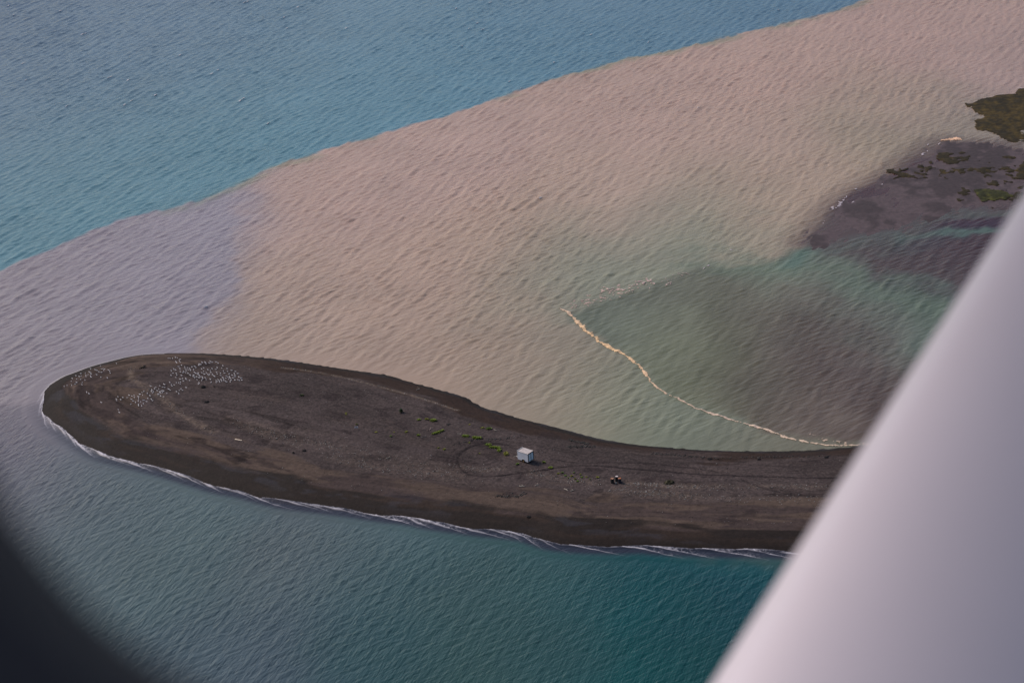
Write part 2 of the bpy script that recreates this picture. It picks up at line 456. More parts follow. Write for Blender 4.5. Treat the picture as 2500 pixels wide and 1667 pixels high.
def water_albedo(P):
    nz = (fbm(P[:, 0] / 7, P[:, 1] / 7, 21) - 0.5)
    nz2 = (fbm(P[:, 0] / 30, P[:, 1] / 30, 31) - 0.5)
    Pj = P + np.stack([nz * 10 + nz2 * 14, nz * 24 + nz2 * 30], 1) * 0.7
    C = F_CP(Pj)
    lg = sstep(-1.6, 2.4, F_LAG(P + np.stack([nz * 2.5, nz * 6], 1)))
    C = C * (1 - lg[:, None]) + F_CG(Pj) * lg[:, None]
    mot = fbm(P[:, 0] / 9, P[:, 1] / 13, 97, 4) - .5
    C = C * (1 + lg * mot * .4)[:, None]
    gb = F_GB(P + np.stack([nz * 6, nz * 16], 1))
    m = np.exp(-(gb / 6.0) ** 2) * .55
    C = C * (1 - m[:, None]) + s2l((96, 107, 100)) * m[:, None]
    md = sstep(-5, 5, F_MUD(P + np.stack([nz * 8, nz * 20], 1))) * .8
    C = C * (1 - md[:, None]) + s2l((84, 77, 80)) * md[:, None]
    Pl = P + np.stack([nz * 2, nz * 2], 1)
    # lilac sky glare painted into the colour west of the plume's faint line
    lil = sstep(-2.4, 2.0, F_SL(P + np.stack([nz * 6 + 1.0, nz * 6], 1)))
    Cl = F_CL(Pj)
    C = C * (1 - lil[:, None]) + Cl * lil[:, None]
    # tidal channels: clearer teal-green water
    for i, ch in enumerate(F_CH):
        d = ch(P + np.stack([nz * 3, nz * 9], 1))
        m = np.exp(-(d / (2.6 if i == 0 else 2.0)) ** 2) * (0.7 + 0.5 * fbm(P[:, 0] / 4, P[:, 1] / 4, 61, 3))
        m = np.clip(m * .7, 0, 0.6)
        C = C * (1 - m[:, None]) + s2l((92, 111, 108)) * m[:, None]
    # submerged sandbank shows dark round the tidal flat
    df = F_SF(P + np.stack([nz * 6, nz * 10], 1))
    m = sstep(-9, 3, df) * 0.8
    C = C * (1 - m[:, None]) + s2l((86, 78, 80)) * m[:, None]
    # the outer blue water with its sharp front
    nf_ = fbm(P[:, 0] / 2.2, P[:, 1] / 3.5, 23, 3) - .5
    sb = F_SB(P + np.stack([nz * 2.0 + nf_ * 1.5, nz * 6.0 + nz2 * 5 + nf_ * 4], 1))
    B = F_CB(P)
    m = sstep(-0.6, 1.2, sb)
    C = C * (1 - m[:, None]) + B * m[:, None]
    # thin greenish mixing seam along the front
    m = np.exp(-((sb + 0.8) / 2.0) ** 2) * 0.5 * sstep(-.15, .2, nz2 + nz * .5)
    C = C * (1 - m[:, None]) + s2l((112, 122, 108)) * m[:, None]
    y = P[:, 1]
    t = sstep(250, 650, y)[:, None]
    spec = SPEC_NEAR * (1 - t) + SPEC_FAR * t
    return np.clip((C - spec) / E_W, 0.004, 0.8)

# ------------------------------------------------------------------ waves: a directional spectrum
def wave_field(N, dx, peak, lam_min, crest_deg, spread, seed, power=2.0):
    rs = np.random.RandomState(seed)
    k1 = np.fft.fftfreq(N, dx) * 2 * math.pi
    KX, KY = np.meshgrid(k1, k1, indexing='xy')
    K = np.sqrt(KX ** 2 + KY ** 2); K[0, 0] = 1e-6
    th = np.arctan2(KY, KX); n0 = R(crest_deg - 90)
    ang = np.abs(np.angle(np.exp(1j * (th - n0))))
    D = np.exp(-(ang / R(spread)) ** 2)
    kp = 2 * math.pi / peak
    S = K ** (-power - 1.0) * np.exp(-1.0 * (kp / K) ** 2) * D
    S[K > 2 * math.pi / lam_min] = 0
    A = np.sqrt(S) * (rs.randn(N, N) + 1j * rs.randn(N, N))
    h = np.real(np.fft.ifft2(A))
    h /= h.std()
    return h.astype(np.float32)

N_W, DX_W = 2048, 0.27
H1 = wave_field(N_W, DX_W, 2.3, 1.3, 60, 20, 5, 2.0)
H2 = wave_field(N_W, DX_W, 1.7, 1.2, 36, 22, 8, 1.8)
H3 = wave_field(N_W, DX_W, 3.4, 1.9, 63, 14, 12, 3.0)
H4 = wave_field(N_W, DX_W, 1.6, 1.1, 75, 20, 15, 1.8)
def samp(H, P):
    x = P[:, 0] / DX_W; y = P[:, 1] / DX_W
    xi = np.floor(x).astype(np.int64); yi = np.floor(y).astype(np.int64)
    fx = (x - xi).astype(np.float32); fy = (y - yi).astype(np.float32)
    a = H[yi % N_W, xi % N_W]; b = H[yi % N_W, (xi + 1) % N_W]; c = H[(yi + 1) % N_W, xi % N_W]; d = H[(yi + 1) % N_W, (xi + 1) % N_W]
    return (a * (1 - fx) + b * fx) * (1 - fy) + (c * (1 - fx) + d * fx) * fy

def _water_amp(P):
    near_side = inside(P, np.vstack([near_w, [[3000, -3000], [-3000, -3000], [-3000, near_w[0][1] - 60]]]))
    a = np.where(near_side, 0.62, 1.0)
    lag = sstep(-6, 8, sdist(P, LAGOON))
    a = a * (1 - 0.30 * lag)
    fl = sstep(-3, 5, sdist(P, flat_w))
    a = a * (1 - 0.8 * fl)
    ds, _ = pdist(P, perim)
    return a * (0.35 + 0.65 * sstep(0, 10, ds))
F_NEAR = Field(lambda P: sstep(-4, 4, sdist(P, np.vstack([near_w, [[3000, -3000], [-3000, -3000], [-3000, near_w[0][1] - 60]]]))), LO, HI, 2.0)
water_amp = Field(_water_amp, LO, HI, 2.0)
def water_z(P, amp):
    h1 = samp(H1, P); h2 = samp(H2, P); h3 = samp(H3, P)
    gust = 0.62 + 0.75 * fbm(P[:, 0] / 38, P[:, 1] / 60, 41, 4)
    h4 = samp(H4, P); nr = F_NEAR(P)
    h = (0.033 * h1 + 0.027 * h2 + 0.036 * h3) * (1 - nr) + (0.020 * h1 + 0.016 * h2 + 0.016 * h3 + 0.034 * h4) * nr * 1.3
    h = h + 2.5 * h * np.abs(h) * (h > 0)          # peaked crests, flat troughs
    return h * amp * gust * 1.02

# core grid with borders that grow out to the horizon
def axis_(lo, hi, f, out_lo, out_hi):
    c = [lo]
    while c[-1] < hi: c.append(c[-1] + f(c[-1]))
    s = f(lo); a = []
    x = lo
    while x > out_lo: s *= 1.35; x -= s; a.append(x)
    s = f(hi); b = []; x = c[-1]
    while x < out_hi: s *= 1.35; x += s; b.append(x)
    return np.array(a[::-1] + c + b)
cor = GL([(0, 0), (2500, 0), (0, 1667), (2500, 1667)])
XS = axis_(cor[:, 0].min() - 22, cor[:, 0].max() + 22, lambda v: 0.52, -30000, 30000)
YS = axis_(cor[:, 1].min() - 14, cor[:, 1].max() + 20, lambda y: 0.36 + max(0.0, y - 260) / 470 * 0.36, -30000, 30000)
X, Y = np.meshgrid(XS, YS, indexing='xy')
P = np.stack([X.ravel(), Y.ravel()], 1)
amp = water_amp(P)
out_d = np.maximum(np.abs(P[:, 0]) - 260, np.maximum(P[:, 1] - 800, 200 - P[:, 1]))
amp_m = amp * (1 - sstep(0, 40, out_d))
Zw = water_z(P, amp_m)
V = np.column_stack([P, Zw])
F = grid_faces(len(YS), len(XS))
me = np_mesh('water', V, F)
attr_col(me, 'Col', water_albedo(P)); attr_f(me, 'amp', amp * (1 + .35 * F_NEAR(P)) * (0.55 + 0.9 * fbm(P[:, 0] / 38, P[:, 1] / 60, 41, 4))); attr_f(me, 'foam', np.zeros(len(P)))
attr_f(me, 'near', F_NEAR(P))
o = link('water', me, M_WATER); tag(o, kind='structure')
print('water verts', len(V))

# ------------------------------------------------------------------ the shingle spit
def zone_table(pts):
    q = spit_line(pts); d, a = pdist(q, perim)
    i = np.argsort(a); return a[i], d[i]
L1 = [(253, 1038), (298, 1065), (387, 1090), (477, 1110), (536, 1131), (625, 1151), (700, 1162), (779, 1181), (868, 1195), (987, 1210), (1106, 1225), (1226, 1243), (1300, 1251),
      (1400, 1262), (1500, 1273), (1589, 1282), (1679, 1287), (1768, 1291), (1857, 1292), (1962, 1286), (2300, 1292)]
L2 = [(330, 1010), (420, 1050), (520, 1082), (600, 1103), (749, 1136), (868, 1148), (1017, 1166), (1166, 1178), (1300, 1196), (1500, 1212), (1679, 1220), (1798, 1224), (2006, 1218), (2300, 1222)]
a1, d1 = zone_table(L1); a2, d2 = zone_table(L2)
tip_a = FAR_LEN
a1 = np.concatenate([[0, tip_a - 30, tip_a - 6, tip_a + 6], a1]); d1 = np.concatenate([[1.8, 1.8, 4.0, 8.0], d1])
a2 = np.concatenate([[0, tip_a - 75, tip_a - 40, tip_a - 6, tip_a + 8], a2]); d2 = np.concatenate([[5.2, 5.5, 9.0, 20.0, 24.0], d2])

TR = []   # tyre tracks
def r2(*p): return [(600 + x / 3.357, 850 + y / 3.357) for x, y in p]
def r3(*p): return [(1200 + x / 4.704, 950 + y / 4.704) for x, y in p]
def r4(*p): return [(1500 + x / 3.357, 950 + y / 3.357) for x, y in p]
TR.append((r2((2200, 800), (2080, 780), (1960, 778), (1900, 790), (1830, 815), (1760, 860), (1735, 900), (1740, 960), (1800, 1025), (1900, 1050), (2050, 1050), (2200, 1035)) +
           r3((0, 1000), (300, 970), (600, 930), (800, 895), (1000, 875), (1200, 880), (1400, 895)) + r4((0, 640), (400, 670), (800, 705), (1200, 715), (1600, 728), (1830, 730), (2400, 735)), .16, 1.0))
TR.append((r3((700, 800), (900, 840), (1080, 850), (1300, 840)) + r4((0, 600), (250, 605), (500, 630), (750, 660), (950, 705)), .13, .8))
TR.append((r4((1030, 735), (1090, 765), (1250, 820), (1400, 855), (1550, 872), (1750, 878), (2300, 885)), .14, .9))
TR.append((r2((1700, 1000), (1690, 950), (1700, 890), (1760, 840), (1850, 795), (1950, 765), (2080, 755)), .12, .7))
TR.append((r2((1650, 960), (1655, 910), (1690, 850), (1760, 800), (1830, 770)), .10, .55))
TR.append((r2((1720, 980), (1712, 905), (1740, 865), (1830, 808)), .10, .5))
TR.append((r2((560, 285), (800, 330), (1000, 365), (1250, 440), (1500, 500), (1770, 580)), .13, .45))
TR.append((r3((0, 630), (150, 635), (300, 690)), .13, .7))
tr_w = [(smooth_line(spit_line(p), 2), wd, st) for p, wd, st in TR]
PALE_LINES = [(r2((300, 160), (400, 170), (700, 215), (1000, 290), (1300, 370), (1500, 430), (1740, 510)), .35, .9, 240),
              ([(322, 897), (318, 919), (334, 934), (366, 949), (402, 976), (432, 1005), (465, 1026), (500, 1044), (524, 1053)], .8, .75, 260),
              (r2((60, 640), (300, 690), (500, 760), (800, 830), (1000, 870), (1400, 940), (1700, 1000)), 2.2, .16, 520),
              (r2((700, 900), (900, 950), (1150, 985), (1400, 1020), (1750, 1060)), 1.5, .2, 260),
              (r3((450, 960), (650, 1000), (950, 1045), (1250, 1075)), 1.2, .32, 240),
              (r3((1550, 1080), (1850, 1095), (2000, 1110), (2350, 1125)), .8, .35, 220),
              (r3((1450, 1150), (1700, 1190), (1950, 1200), (2350, 1240)), 1.2, .2, 200),
              (r4((100, 770), (500, 795), (900, 800), (1350, 795), (1800, 800), (2300, 805)), 1.0, .3, 420),
              (r4((0, 820), (400, 855), (800, 890), (1300, 905), (2300, 900)), 1.6, .2, 420),
              (r2((1780, 970), (1950, 1000), (2100, 985)), .9, .3, 110),
              ([(560, 1020), (640, 1060), (720, 1085)], 1.6, .2, 160)]
pl_w = [(smooth_line(spit_line(p), 1), wd, st, n) for p, wd, st, n in PALE_LINES]

bb0 = spit_poly.min(0) - 4; bb1 = spit_poly.max(0) + 4
bb1[0] = min(bb1[0], cor[1][0] + 20)
# a beach-aligned grid keeps the file light
ax = (near_w[len(near_w) // 2] - near_w[6]); ax = ax / np.linalg.norm(ax); ay = np.array([-ax[1], ax[0]])
pc = spit_poly[spit_poly[:, 0] < 170]
u = pc @ ax; v = pc @ ay
U = np.arange(u.min() - 4, u.max() + 2, 0.30); Vv = np.arange(v.min() - 4, v.max() + 4, 0.27)
UU, VV = np.meshgrid(U, Vv, indexing='xy')
P = UU.ravel()[:, None] * ax + VV.ravel()[:, None] * ay
sd0 = sdist(P, spit_poly)
F = grid_faces(len(Vv), len(U))
F = F[(sd0[F] > -3.0).all(1)]
used = np.zeros(len(P), bool); used[F.ravel()] = True
idx = np.cumsum(used) - 1; P = P[used]; sd0 = sd0[used]; F = idx[F]
H = spit_h(P, sd0)
dp, arc = pdist(P, perim); dp = np.where(sd0 > 0, dp, -dp)
z1 = np.interp(arc, a1, d1); z2 = np.interp(arc, a2, d2)
strk = fbm(arc / 16, dp / 2.6, 51, 4) - 0.5
strk2 = fbm(arc / 5, dp / 0.9, 57, 4) - 0.5
big = fbm(P[:, 0] / 12, P[:, 1] / 12, 63, 4) - 0.5
fine = fbm(P[:, 0] / 1.1, P[:, 1] / 1.1, 67, 3) - 0.5
SAND_E = 0.88
cWET = s2l((45, 39, 37)); cWET2 = s2l((58, 48, 43)); cBRO = s2l((88, 77, 71)); cBRO2 = s2l((74, 65, 64)); cGRA = s2l((77, 70, 70)); cGRA2 = s2l((67, 61, 61)); cRUS = s2l((78, 70, 68))
def mixc(A, B, m): return A * (1 - m[:, None]) + B * m[:, None]
Cg = mixc(np.tile(cGRA, (len(P), 1)), cGRA2, sstep(-.15, .2, big))
Cg = mixc(Cg, cRUS, sstep(.05, .25, strk) * .6)
Cb = mixc(np.tile(cBRO, (len(P), 1)), cBRO2, sstep(-.06, .16, strk + 0.5 * strk2))
Cw = mixc(np.tile(cWET, (len(P), 1)), cWET2, sstep(.0, .2, strk + .3 * strk2) * sstep(1, 5, dp))
far_side = sstep(tip_a - 45, tip_a - 70, arc)
Cb = mixc(Cb, s2l((54, 44, 41)), far_side * .9)
mw = sstep(-.6, .6, dp - z1 + strk * 3.8 + strk2 * 2.2)
mg = sstep(-1.2, 1.2, dp - z2 + strk * 9 + strk2 * 2 + big * 5)
Cw = Cw * (0.72 + 0.16 * sstep(0, 4, dp))[:, None]
C = mixc(mixc(Cw, Cb, mw), Cg, mg)
blot = fbm(arc / 6, dp / 3.0, 75, 4)
C = mixc(C, s2l((50, 44, 46)), sstep(.60, .70, blot) * mw * .6)
C = mixc(C, s2l((60, 60, 68)), sstep(.58, .68, fbm(arc / 7, dp / 2.2, 79, 4)) * np.exp(-((dp - z1 + 2.0) / 2.4) ** 2) * .5)
# dark concentric storm ridges at the tip and along the berm
rid = np.clip(1 - np.abs(fbm(arc / 26, dp / 3.0, 71, 3) - 0.5) / 0.035, 0, 1) * mw
tipz = 1 - sstep(45, 75, np.abs(arc - tip_a - 8))
C *= (1 - (0.2 + .3 * tipz) * rid)[:, None]
C *= (1 + .22 * tipz * mw * np.sin(dp * 1.15 + 5 * strk + 2 * big) * sstep(.35, .6, fbm(arc / 20, dp / 6, 77, 3)))[:, None]
H += 0.10 * tipz * mw * np.sin(dp * 1.15 + 5 * strk + 2 * big)
H += 0.05 * strk2 * mw
# pale shell lines
for L, wd, st, n_ in pl_w:
    d, s_ = pdist(P, L)
    m = np.exp(-(d / wd) ** 2) * st * np.clip(0.2 + 1.6 * fbm(P[:, 0] / .8, P[:, 1] / .8, 81, 3) - 0.35, 0, 1)
    C = mixc(C, s2l((118, 106, 96)), np.clip(m, 0, .8))
# tyre tracks pressed in: fresh damp shingle turned up in two ruts
for L, wd, st in tr_w:
    d, s_ = pdist(P, L)
    brk = 0.55 + 0.6 * fbm(s_ / 2.5, s_ * 0 + wd * 50, 91, 2)
    m = np.clip(np.exp(-(d / (wd * 1.35)) ** 2) * st * brk * 1.0, 0, 1)
    H -= 0.09 * m
    C = mixc(C, s2l((34, 31, 34)), np.clip(m, 0, .9))
    H += 0.05 * np.exp(-((d - wd * 2.6) / wd) ** 2) * st
me = np_mesh('shingle_spit', np.column_stack([P, H]), F)
attr_col(me, 'Col', C * SAND_E); attr_f(me, 'wet', np.clip(1 - mw, 0, 1)); attr_f(me, 'grav', mg)
uv = me.attributes.new('beach', 'FLOAT_VECTOR', 'POINT')
uv.data.foreach_set('vector', np.column_stack([arc, dp, dp * 0]).astype(np.float32).ravel())

def sand_mat():
    m, n, l, b = mat('shingle')
    at = n.new('ShaderNodeAttribute'); at.attribute_name = 'Col'
    we = n.new('ShaderNodeAttribute'); we.attribute_name = 'wet'
    gr = n.new('ShaderNodeAttribute'); gr.attribute_name = 'grav'
    be = n.new('ShaderNodeAttribute'); be.attribute_name = 'beach'
    g = n.new('ShaderNodeNewGeometry')
    def noise(sc, det, vec, rough=0.6):
        t = n.new('ShaderNodeTexNoise'); t.inputs['Scale'].default_value = sc; t.inputs['Detail'].default_value = det; t.inputs['Roughness'].default_value = rough
        l.new(vec, t.inputs['Vector']); return t
    f1 = noise(1.3, 8, g.outputs['Position'], 0.72)
    mp = n.new('ShaderNodeMapping'); mp.inputs['Scale'].default_value = (0.16, 1.1, 1); l.new(be.outputs['Vector'], mp.inputs['Vector'])
    f2 = noise(1.0, 6, mp.outputs[0], 0.65)
    vo = n.new('ShaderNodeTexVoronoi'); vo.inputs['Scale'].default_value = 3.2; l.new(g.outputs['Position'], vo.inputs['Vector'])
    r1 = ramp(n, 0.30, 0.72, (0.62, 0.62, 0.64, 1), (1.45, 1.42, 1.40, 1)); l.new(f1.outputs['Fac'], r1.inputs[0])
    r2_ = ramp(n, 0.3, 0.7, (0.84, 0.84, 0.84, 1), (1.18, 1.16, 1.14, 1)); l.new(f2.outputs['Fac'], r2_.inputs[0])
    # single stones: cell tones, only where the top is gravel
    r3_ = ramp(n, 0.0, 1.0, (0.72, 0.72, 0.74, 1), (1.32, 1.3, 1.3, 1))
    sx = n.new('ShaderNodeSeparateColor'); l.new(vo.outputs['Color'], sx.inputs[0]); l.new(sx.outputs[0], r3_.inputs[0])
    def mul(a, b_, f=1.0, fs=None):
        mx = n.new('ShaderNodeMix'); mx.data_type = 'RGBA'; mx.blend_type = 'MULTIPLY'; mx.inputs[0].default_value = f
        if fs is not None: l.new(fs, mx.inputs[0])
        l.new(a, mx.inputs[6]); l.new(b_, mx.inputs[7]); return mx.outputs[2]
    c = mul(mul(mul(at.outputs['Color'], r1.outputs[0], .8), r2_.outputs[0]), r3_.outputs[0], 1, gr.outputs['Fac'])
    l.new(c, b.inputs['Base Color'])
    ro = n.new('ShaderNodeMapRange'); ro.inputs[3].default_value = 0.92; ro.inputs[4].default_value = 0.62; l.new(we.outputs['Fac'], ro.inputs[0]); l.new(ro.outputs[0], b.inputs['Roughness'])
    b.inputs['Specular IOR Level'].default_value = 0.08
    bp = n.new('ShaderNodeBump'); bp.inputs['Strength'].default_value = 0.7; bp.inputs['Distance'].default_value = 0.12
    l.new(f1.outputs['Fac'], bp.inputs['Height']); l.new(bp.outputs[0], b.inputs['Normal'])
    return m
M_SAND = sand_mat()
o = link('shingle_spit', me, M_SAND); tag(o, kind='structure')
print('spit verts', len(P))

# ------------------------------------------------------------------ tidal flat
def patch_grid(poly, step, pad=2.0):
    lo = poly.min(0) - pad; hi = poly.max(0) + pad
    gx = np.arange(lo[0], hi[0], step); gy = np.arange(lo[1], hi[1], step)
    A, B = np.meshgrid(gx, gy, indexing='xy')
    return np.stack([A.ravel(), B.ravel()], 1), grid_faces(len(gy), len(gx))
fw = flat_w[flat_w[:, 0] < 330]
P, F = patch_grid(fw, 0.8, 8)
s_ = sdist(P, flat_w); keep = (s_[F] > -7).all(1); F = F[keep]
nz = fbm(P[:, 0] / 8, P[:, 1] / 16, 101) - .5; nf = fbm(P[:, 0] / 2.2, P[:, 1] / 3.0, 107, 4) - .5
Hf = np.where(s_ > 0, 0.10 * (1 - np.exp(-s_ / 6)), s_ * 0.06) + nz * 0.22 + nf * 0.06
Cf = mixc(np.tile(s2l((84, 72, 75)), (len(P), 1)), s2l((64, 54, 56)), sstep(-.12, .12, nz + nf))
V, F, Cf = compact(np.column_stack([P, Hf]), F, Cf)
me = np_mesh('tidal_flat', V, F); attr_col(me, 'Col', Cf)
M_MUD = vcol_mat('wet_mud', rough=0.6, var=0.25, scale=0.9, bump=0.35, dist=0.05, spec=0.3)
o = link('tidal_flat', me, M_MUD); tag(o, kind='structure')

M_WEED = vcol_mat('seaweed', rough=0.75, var=0.5, scale=0.7, bump=0.8, dist=0.3, spec=0.25)
def weed(name, poly, step, thr, sx, sy, seed, lift=0.12, hi=0.18, base=None, alt=None):
    P, F = patch_grid(poly, step, 3)
    s_ = sdist(P, poly)
    n1 = fbm(P[:, 0] / sx, P[:, 1] / sy, seed, 4) - .5; n2 = fbm(P[:, 0] / 1.2, P[:, 1] / 1.8, seed + 7, 3) - .5
    f = s_ * 0.10 + n1 * 3.2 + n2 * .8 - thr
    f = np.minimum(f, s_ * 0.10 + n1 * 2 + .3) if thr < 0 else np.minimum(n1 * 3.4 + n2 * 1.6 - thr, s_ * .15 + n1)
    F = F[(f[F] > 0).sum(1) >= 3]
    Hh = lift + hi * np.clip(f, -.3, 1.0) + n2 * 0.12
    Hh = np.where(f > 0, Hh, -0.05)
    A = np.array(base if base is not None else s2l((66, 54, 22))); B = np.array(alt if alt is not None else s2l((44, 37, 18)))
    Cc = mixc(np.tile(A, (len(P), 1)), B, sstep(-.15, .15, n1 * .6 + n2))
    V, F, Cc = compact(np.column_stack([P, Hh]), F, Cc)
    me = np_mesh(name, V, F); attr_col(me, 'Col', Cc)
    return link(name, me, M_WEED)
def r6(*p): return [(2180 + x / 7.128, 200 + y / 7.128) for x, y in p]
MAT1 = GL(r6((1490, 430), (1700, 405), (1760, 340), (1850, 288), (2000, 305), (2281, 330), (2700, 330), (3600, 330), (3600, 1150), (2700, 1010), (2281, 925), (2100, 880), (1950, 830), (1700, 797), (1560, 800), (1480, 725), (1420, 650), (1530, 605), (1560, 520)))
o = weed('seaweed_bed', MAT1, 0.5, -0.55, 7, 9, 111); tag(o, 'large olive brown seaweed bed at the right edge, above the dark mudflat', 'seaweed', kind='stuff')
MAT2 = GL(r6((2120, 260), (2200, 235), (2281, 205), (2700, 150), (3300, 100), (3300, 250), (2700, 275), (2281, 290)))
o = weed('seaweed_bed', MAT2, 0.5, -0.4, 5, 7, 131); tag(o, 'small strip of olive seaweed above the large seaweed bed at right edge', 'seaweed', kind='stuff')
MAT3 = GL([(2110, 452), (2190, 410), (2270, 388), (2330, 372), (2420, 378), (2500, 395), (2700, 400), (2700, 485), (2500, 462), (2440, 470), (2380, 440), (2290, 438), (2200, 432)])
o = weed('seaweed_tufts', MAT3, 0.4, 0.22, 3.2, 3.6, 141, lift=0.16, hi=.12); tag(o, 'ragged olive seaweed tufts scattered over the upper mudflat', 'seaweed', kind='stuff')
MAT4 = GL([(2415, 476), (2430, 471), (2452, 470), (2466, 475), (2445, 479), (2425, 480)])
o = weed('seaweed_bed', MAT4, 0.45, -0.9, 5, 5, 151, lift=0.2, base=s2l((62, 62, 22)), alt=s2l((44, 46, 18))); tag(o, 'small bright green weed patch on the mudflat beside the wing strut', 'seaweed', kind='stuff')
MAT5 = GL([(2330, 470), (2420, 450), (2520, 440), (2700, 440), (2700, 500), (2520, 505), (2400, 503), (2350, 492)])
o = weed('seaweed_tufts', MAT5, 0.4, 0.6, 3.0, 3.4, 161, lift=0.16, hi=.12); tag(o, 'sparse dark seaweed scraps low on the mudflat by the strut', 'seaweed', kind='stuff')

# ------------------------------------------------------------------ foam
M_FOAM = vcol_mat('foam', rough=0.85, var=0.18, scale=2.5, bump=0.5, dist=0.08, spec=0.2)
def foam_band(name, line, widths, step, seed, cols, thr=0.0, lacy=0.0, lift=0.05, thick=0.06):
    """irregular floating scum along a line; widths and colours run along it"""
    L, t = resample(line, step)
    T = np.gradient(L, axis=0); T /= np.linalg.norm(T, axis=1)[:, None] + 1e-9
    Nn = np.stack([-T[:, 1], T[:, 0]], 1)
    W = np.interp(t / t[-1], np.linspace(0, 1, len(widths)), widths)
    wm = max(widths) * 1.9; k = int(2 * wm / step) + 1
    tt = np.linspace(-wm, wm, k)
    P = (L[:, None, :] + Nn[:, None, :] * tt[None, :, None]).reshape(-1, 2)
    s_ = np.repeat(t, k); a_ = np.tile(tt, len(t)); w_ = np.repeat(W, k)
    wob = (fbm(s_ / 3.0, s_ * 0 + seed, seed, 3) - .5) * 2.2 * w_
    n1 = fbm(P[:, 0] / 1.1, P[:, 1] / 1.7, seed + 3, 4) - .5; n2 = fbm(P[:, 0] / .35, P[:, 1] / .5, seed + 5, 3) - .5
    ln = np.abs(fbm(P[:, 0] / 1.3, P[:, 1] / 1.0, seed + 9, 3) - .5)
    f = 1 - np.abs(a_ - wob) / (w_ + 1e-6) + n1 * 2.3 + n2 * 1.4 - thr
    if lacy: f = np.minimum(f, (0.075 - ln) / 0.075 * lacy + .2 * n2)
    F = grid_faces(len(t), k); F = F[(f[F] > 0).all(1)]
    z = water_z(P, water_amp(P)); z = z + lift + thick * np.clip(f, 0, 1)
    cs = np.array([s2l(c) for c in cols]); fr = s_ / t[-1]
    xs_ = np.linspace(0, 1, len(cols))
    Cc = np.stack([np.interp(fr, xs_, cs[:, i]) for i in range(3)], 1) * (1 + n2 * .5)[:, None]
    V, F, Cc = compact(np.column_stack([P, z]), F, np.clip(Cc, 0, .9))
    me = np_mesh(name, V, F); attr_col(me, 'Col', Cc)
    return link(name, me, M_FOAM)
TAN = [(1364, 751), (1381, 759.5), (1402, 774), (1421, 796), (1440, 815), (1464, 834), (1491, 851), (1525, 866), (1549, 887), (1568, 902), (1583, 925), (1598, 942), (1627, 961.5), (1661, 976), (1704, 998),
       (1759, 1015), (1810, 1032), (1866, 1047), (1904, 1064), (1951, 1076), (2002, 1085), (2057, 1088), (2134, 1084), (2250, 1076)]
o = foam_band('foam_line', smooth_line(GL(TAN), 1), [.1, .42, .62, .5, .45, .48, .42, .36, .34, .32, .28, .3, .28, .3, .36, .4, .36, .28, .22, .22, .16, .16], 0.15, 201,
              [(200, 178, 160), (220, 188, 150), (222, 190, 150), (214, 184, 152), (202, 180, 160), (200, 180, 164), (205, 184, 164), (205, 184, 164), (200, 180, 160)])
tag(o, 'long tan foam line curving across the shallows to the beach', 'foam', kind='stuff')
o = foam_band('foam_streak', GL([(1385, 753), (1406, 742), (1462, 723), (1504, 715), (1555, 702), (1606, 687), (1680, 668)]), [1.2, 2.0, 3.2, 2.4, 3.0, 1.8, 1.0], .16, 221, [(176, 156, 150), (190, 168, 160), (185, 165, 160), (170, 155, 152)], thr=.0, lacy=1.0, lift=.06)
tag(o, 'broken lacy foam streak running up right from the tan foam line', 'foam', kind='stuff')
o = foam_band('foam_streak', GL([(1970, 1058), (1995, 1068), (2020, 1077), (2060, 1082), (2110, 1084)]), [.4, .5, .7, .6, .4], .15, 231, [(180, 162, 148), (190, 170, 150)], thr=.1, lacy=1.0)
tag(o, 'thin foam wisp above the end of the tan foam line near the strut', 'foam', kind='stuff')
o = foam_band('foam_patch', GL([(2296, 344), (2310, 342), (2325, 340.5), (2338, 340), (2349, 342)]), [.3, .6, 1.0, 1.2, .3], .2, 241, [(200, 165, 140), (215, 178, 150), (215, 178, 152)], thr=-.2)
tag(o, 'peach foam patch at the upper corner of the dark mudflat', 'foam', kind='stuff')
for i, (ln, cc) in enumerate([([(2036, 512), (2046, 503), (2056, 494), (2062, 484), (2068, 478)], 1.5), ([(2030, 515), (2034, 508), (2037, 502)], 1.0), ([(2078, 498), (2085, 492), (2089, 486)], .8), ([(2140, 461), (2148, 455), (2158, 449), (2166, 448)], .7),
                              ([(2250, 381), (2258, 374), (2265, 369)], 1.2), ([(2284, 359), (2290, 353), (2296, 349)], 1.1), ([(2264, 356), (2270, 352)], 1.0), ([(2008, 545), (2013, 540), (2012, 552)], .9), ([(2088, 465), (2094, 462)], .9), ([(1712, 659), (1728, 651), (1740, 643)], .9),
                              ([(1775, 611), (1790, 611), (1797, 608)], .6), ([(2478, 219), (2488, 216), (2500, 218)], .9), ([(2410, 241), (2417, 241)], .8), ([(2330, 286), (2340, 288)], .4), ([(2272, 321), (2280, 322)], .8), ([(2233, 329), (2250, 329)], .6)]):
    o = foam_band('breaker_foam', GL(ln), [.15 * cc, .42 * cc, .36 * cc, .12 * cc], .16, 260 + i * 3, [(180, 172, 180), (188, 180, 188)], thr=.3, lift=.1, thick=.1)
    tag(o, 'white foam of small waves breaking on the mudflat edge and shoals', 'foam', 'breaking wave foam', kind='stuff')

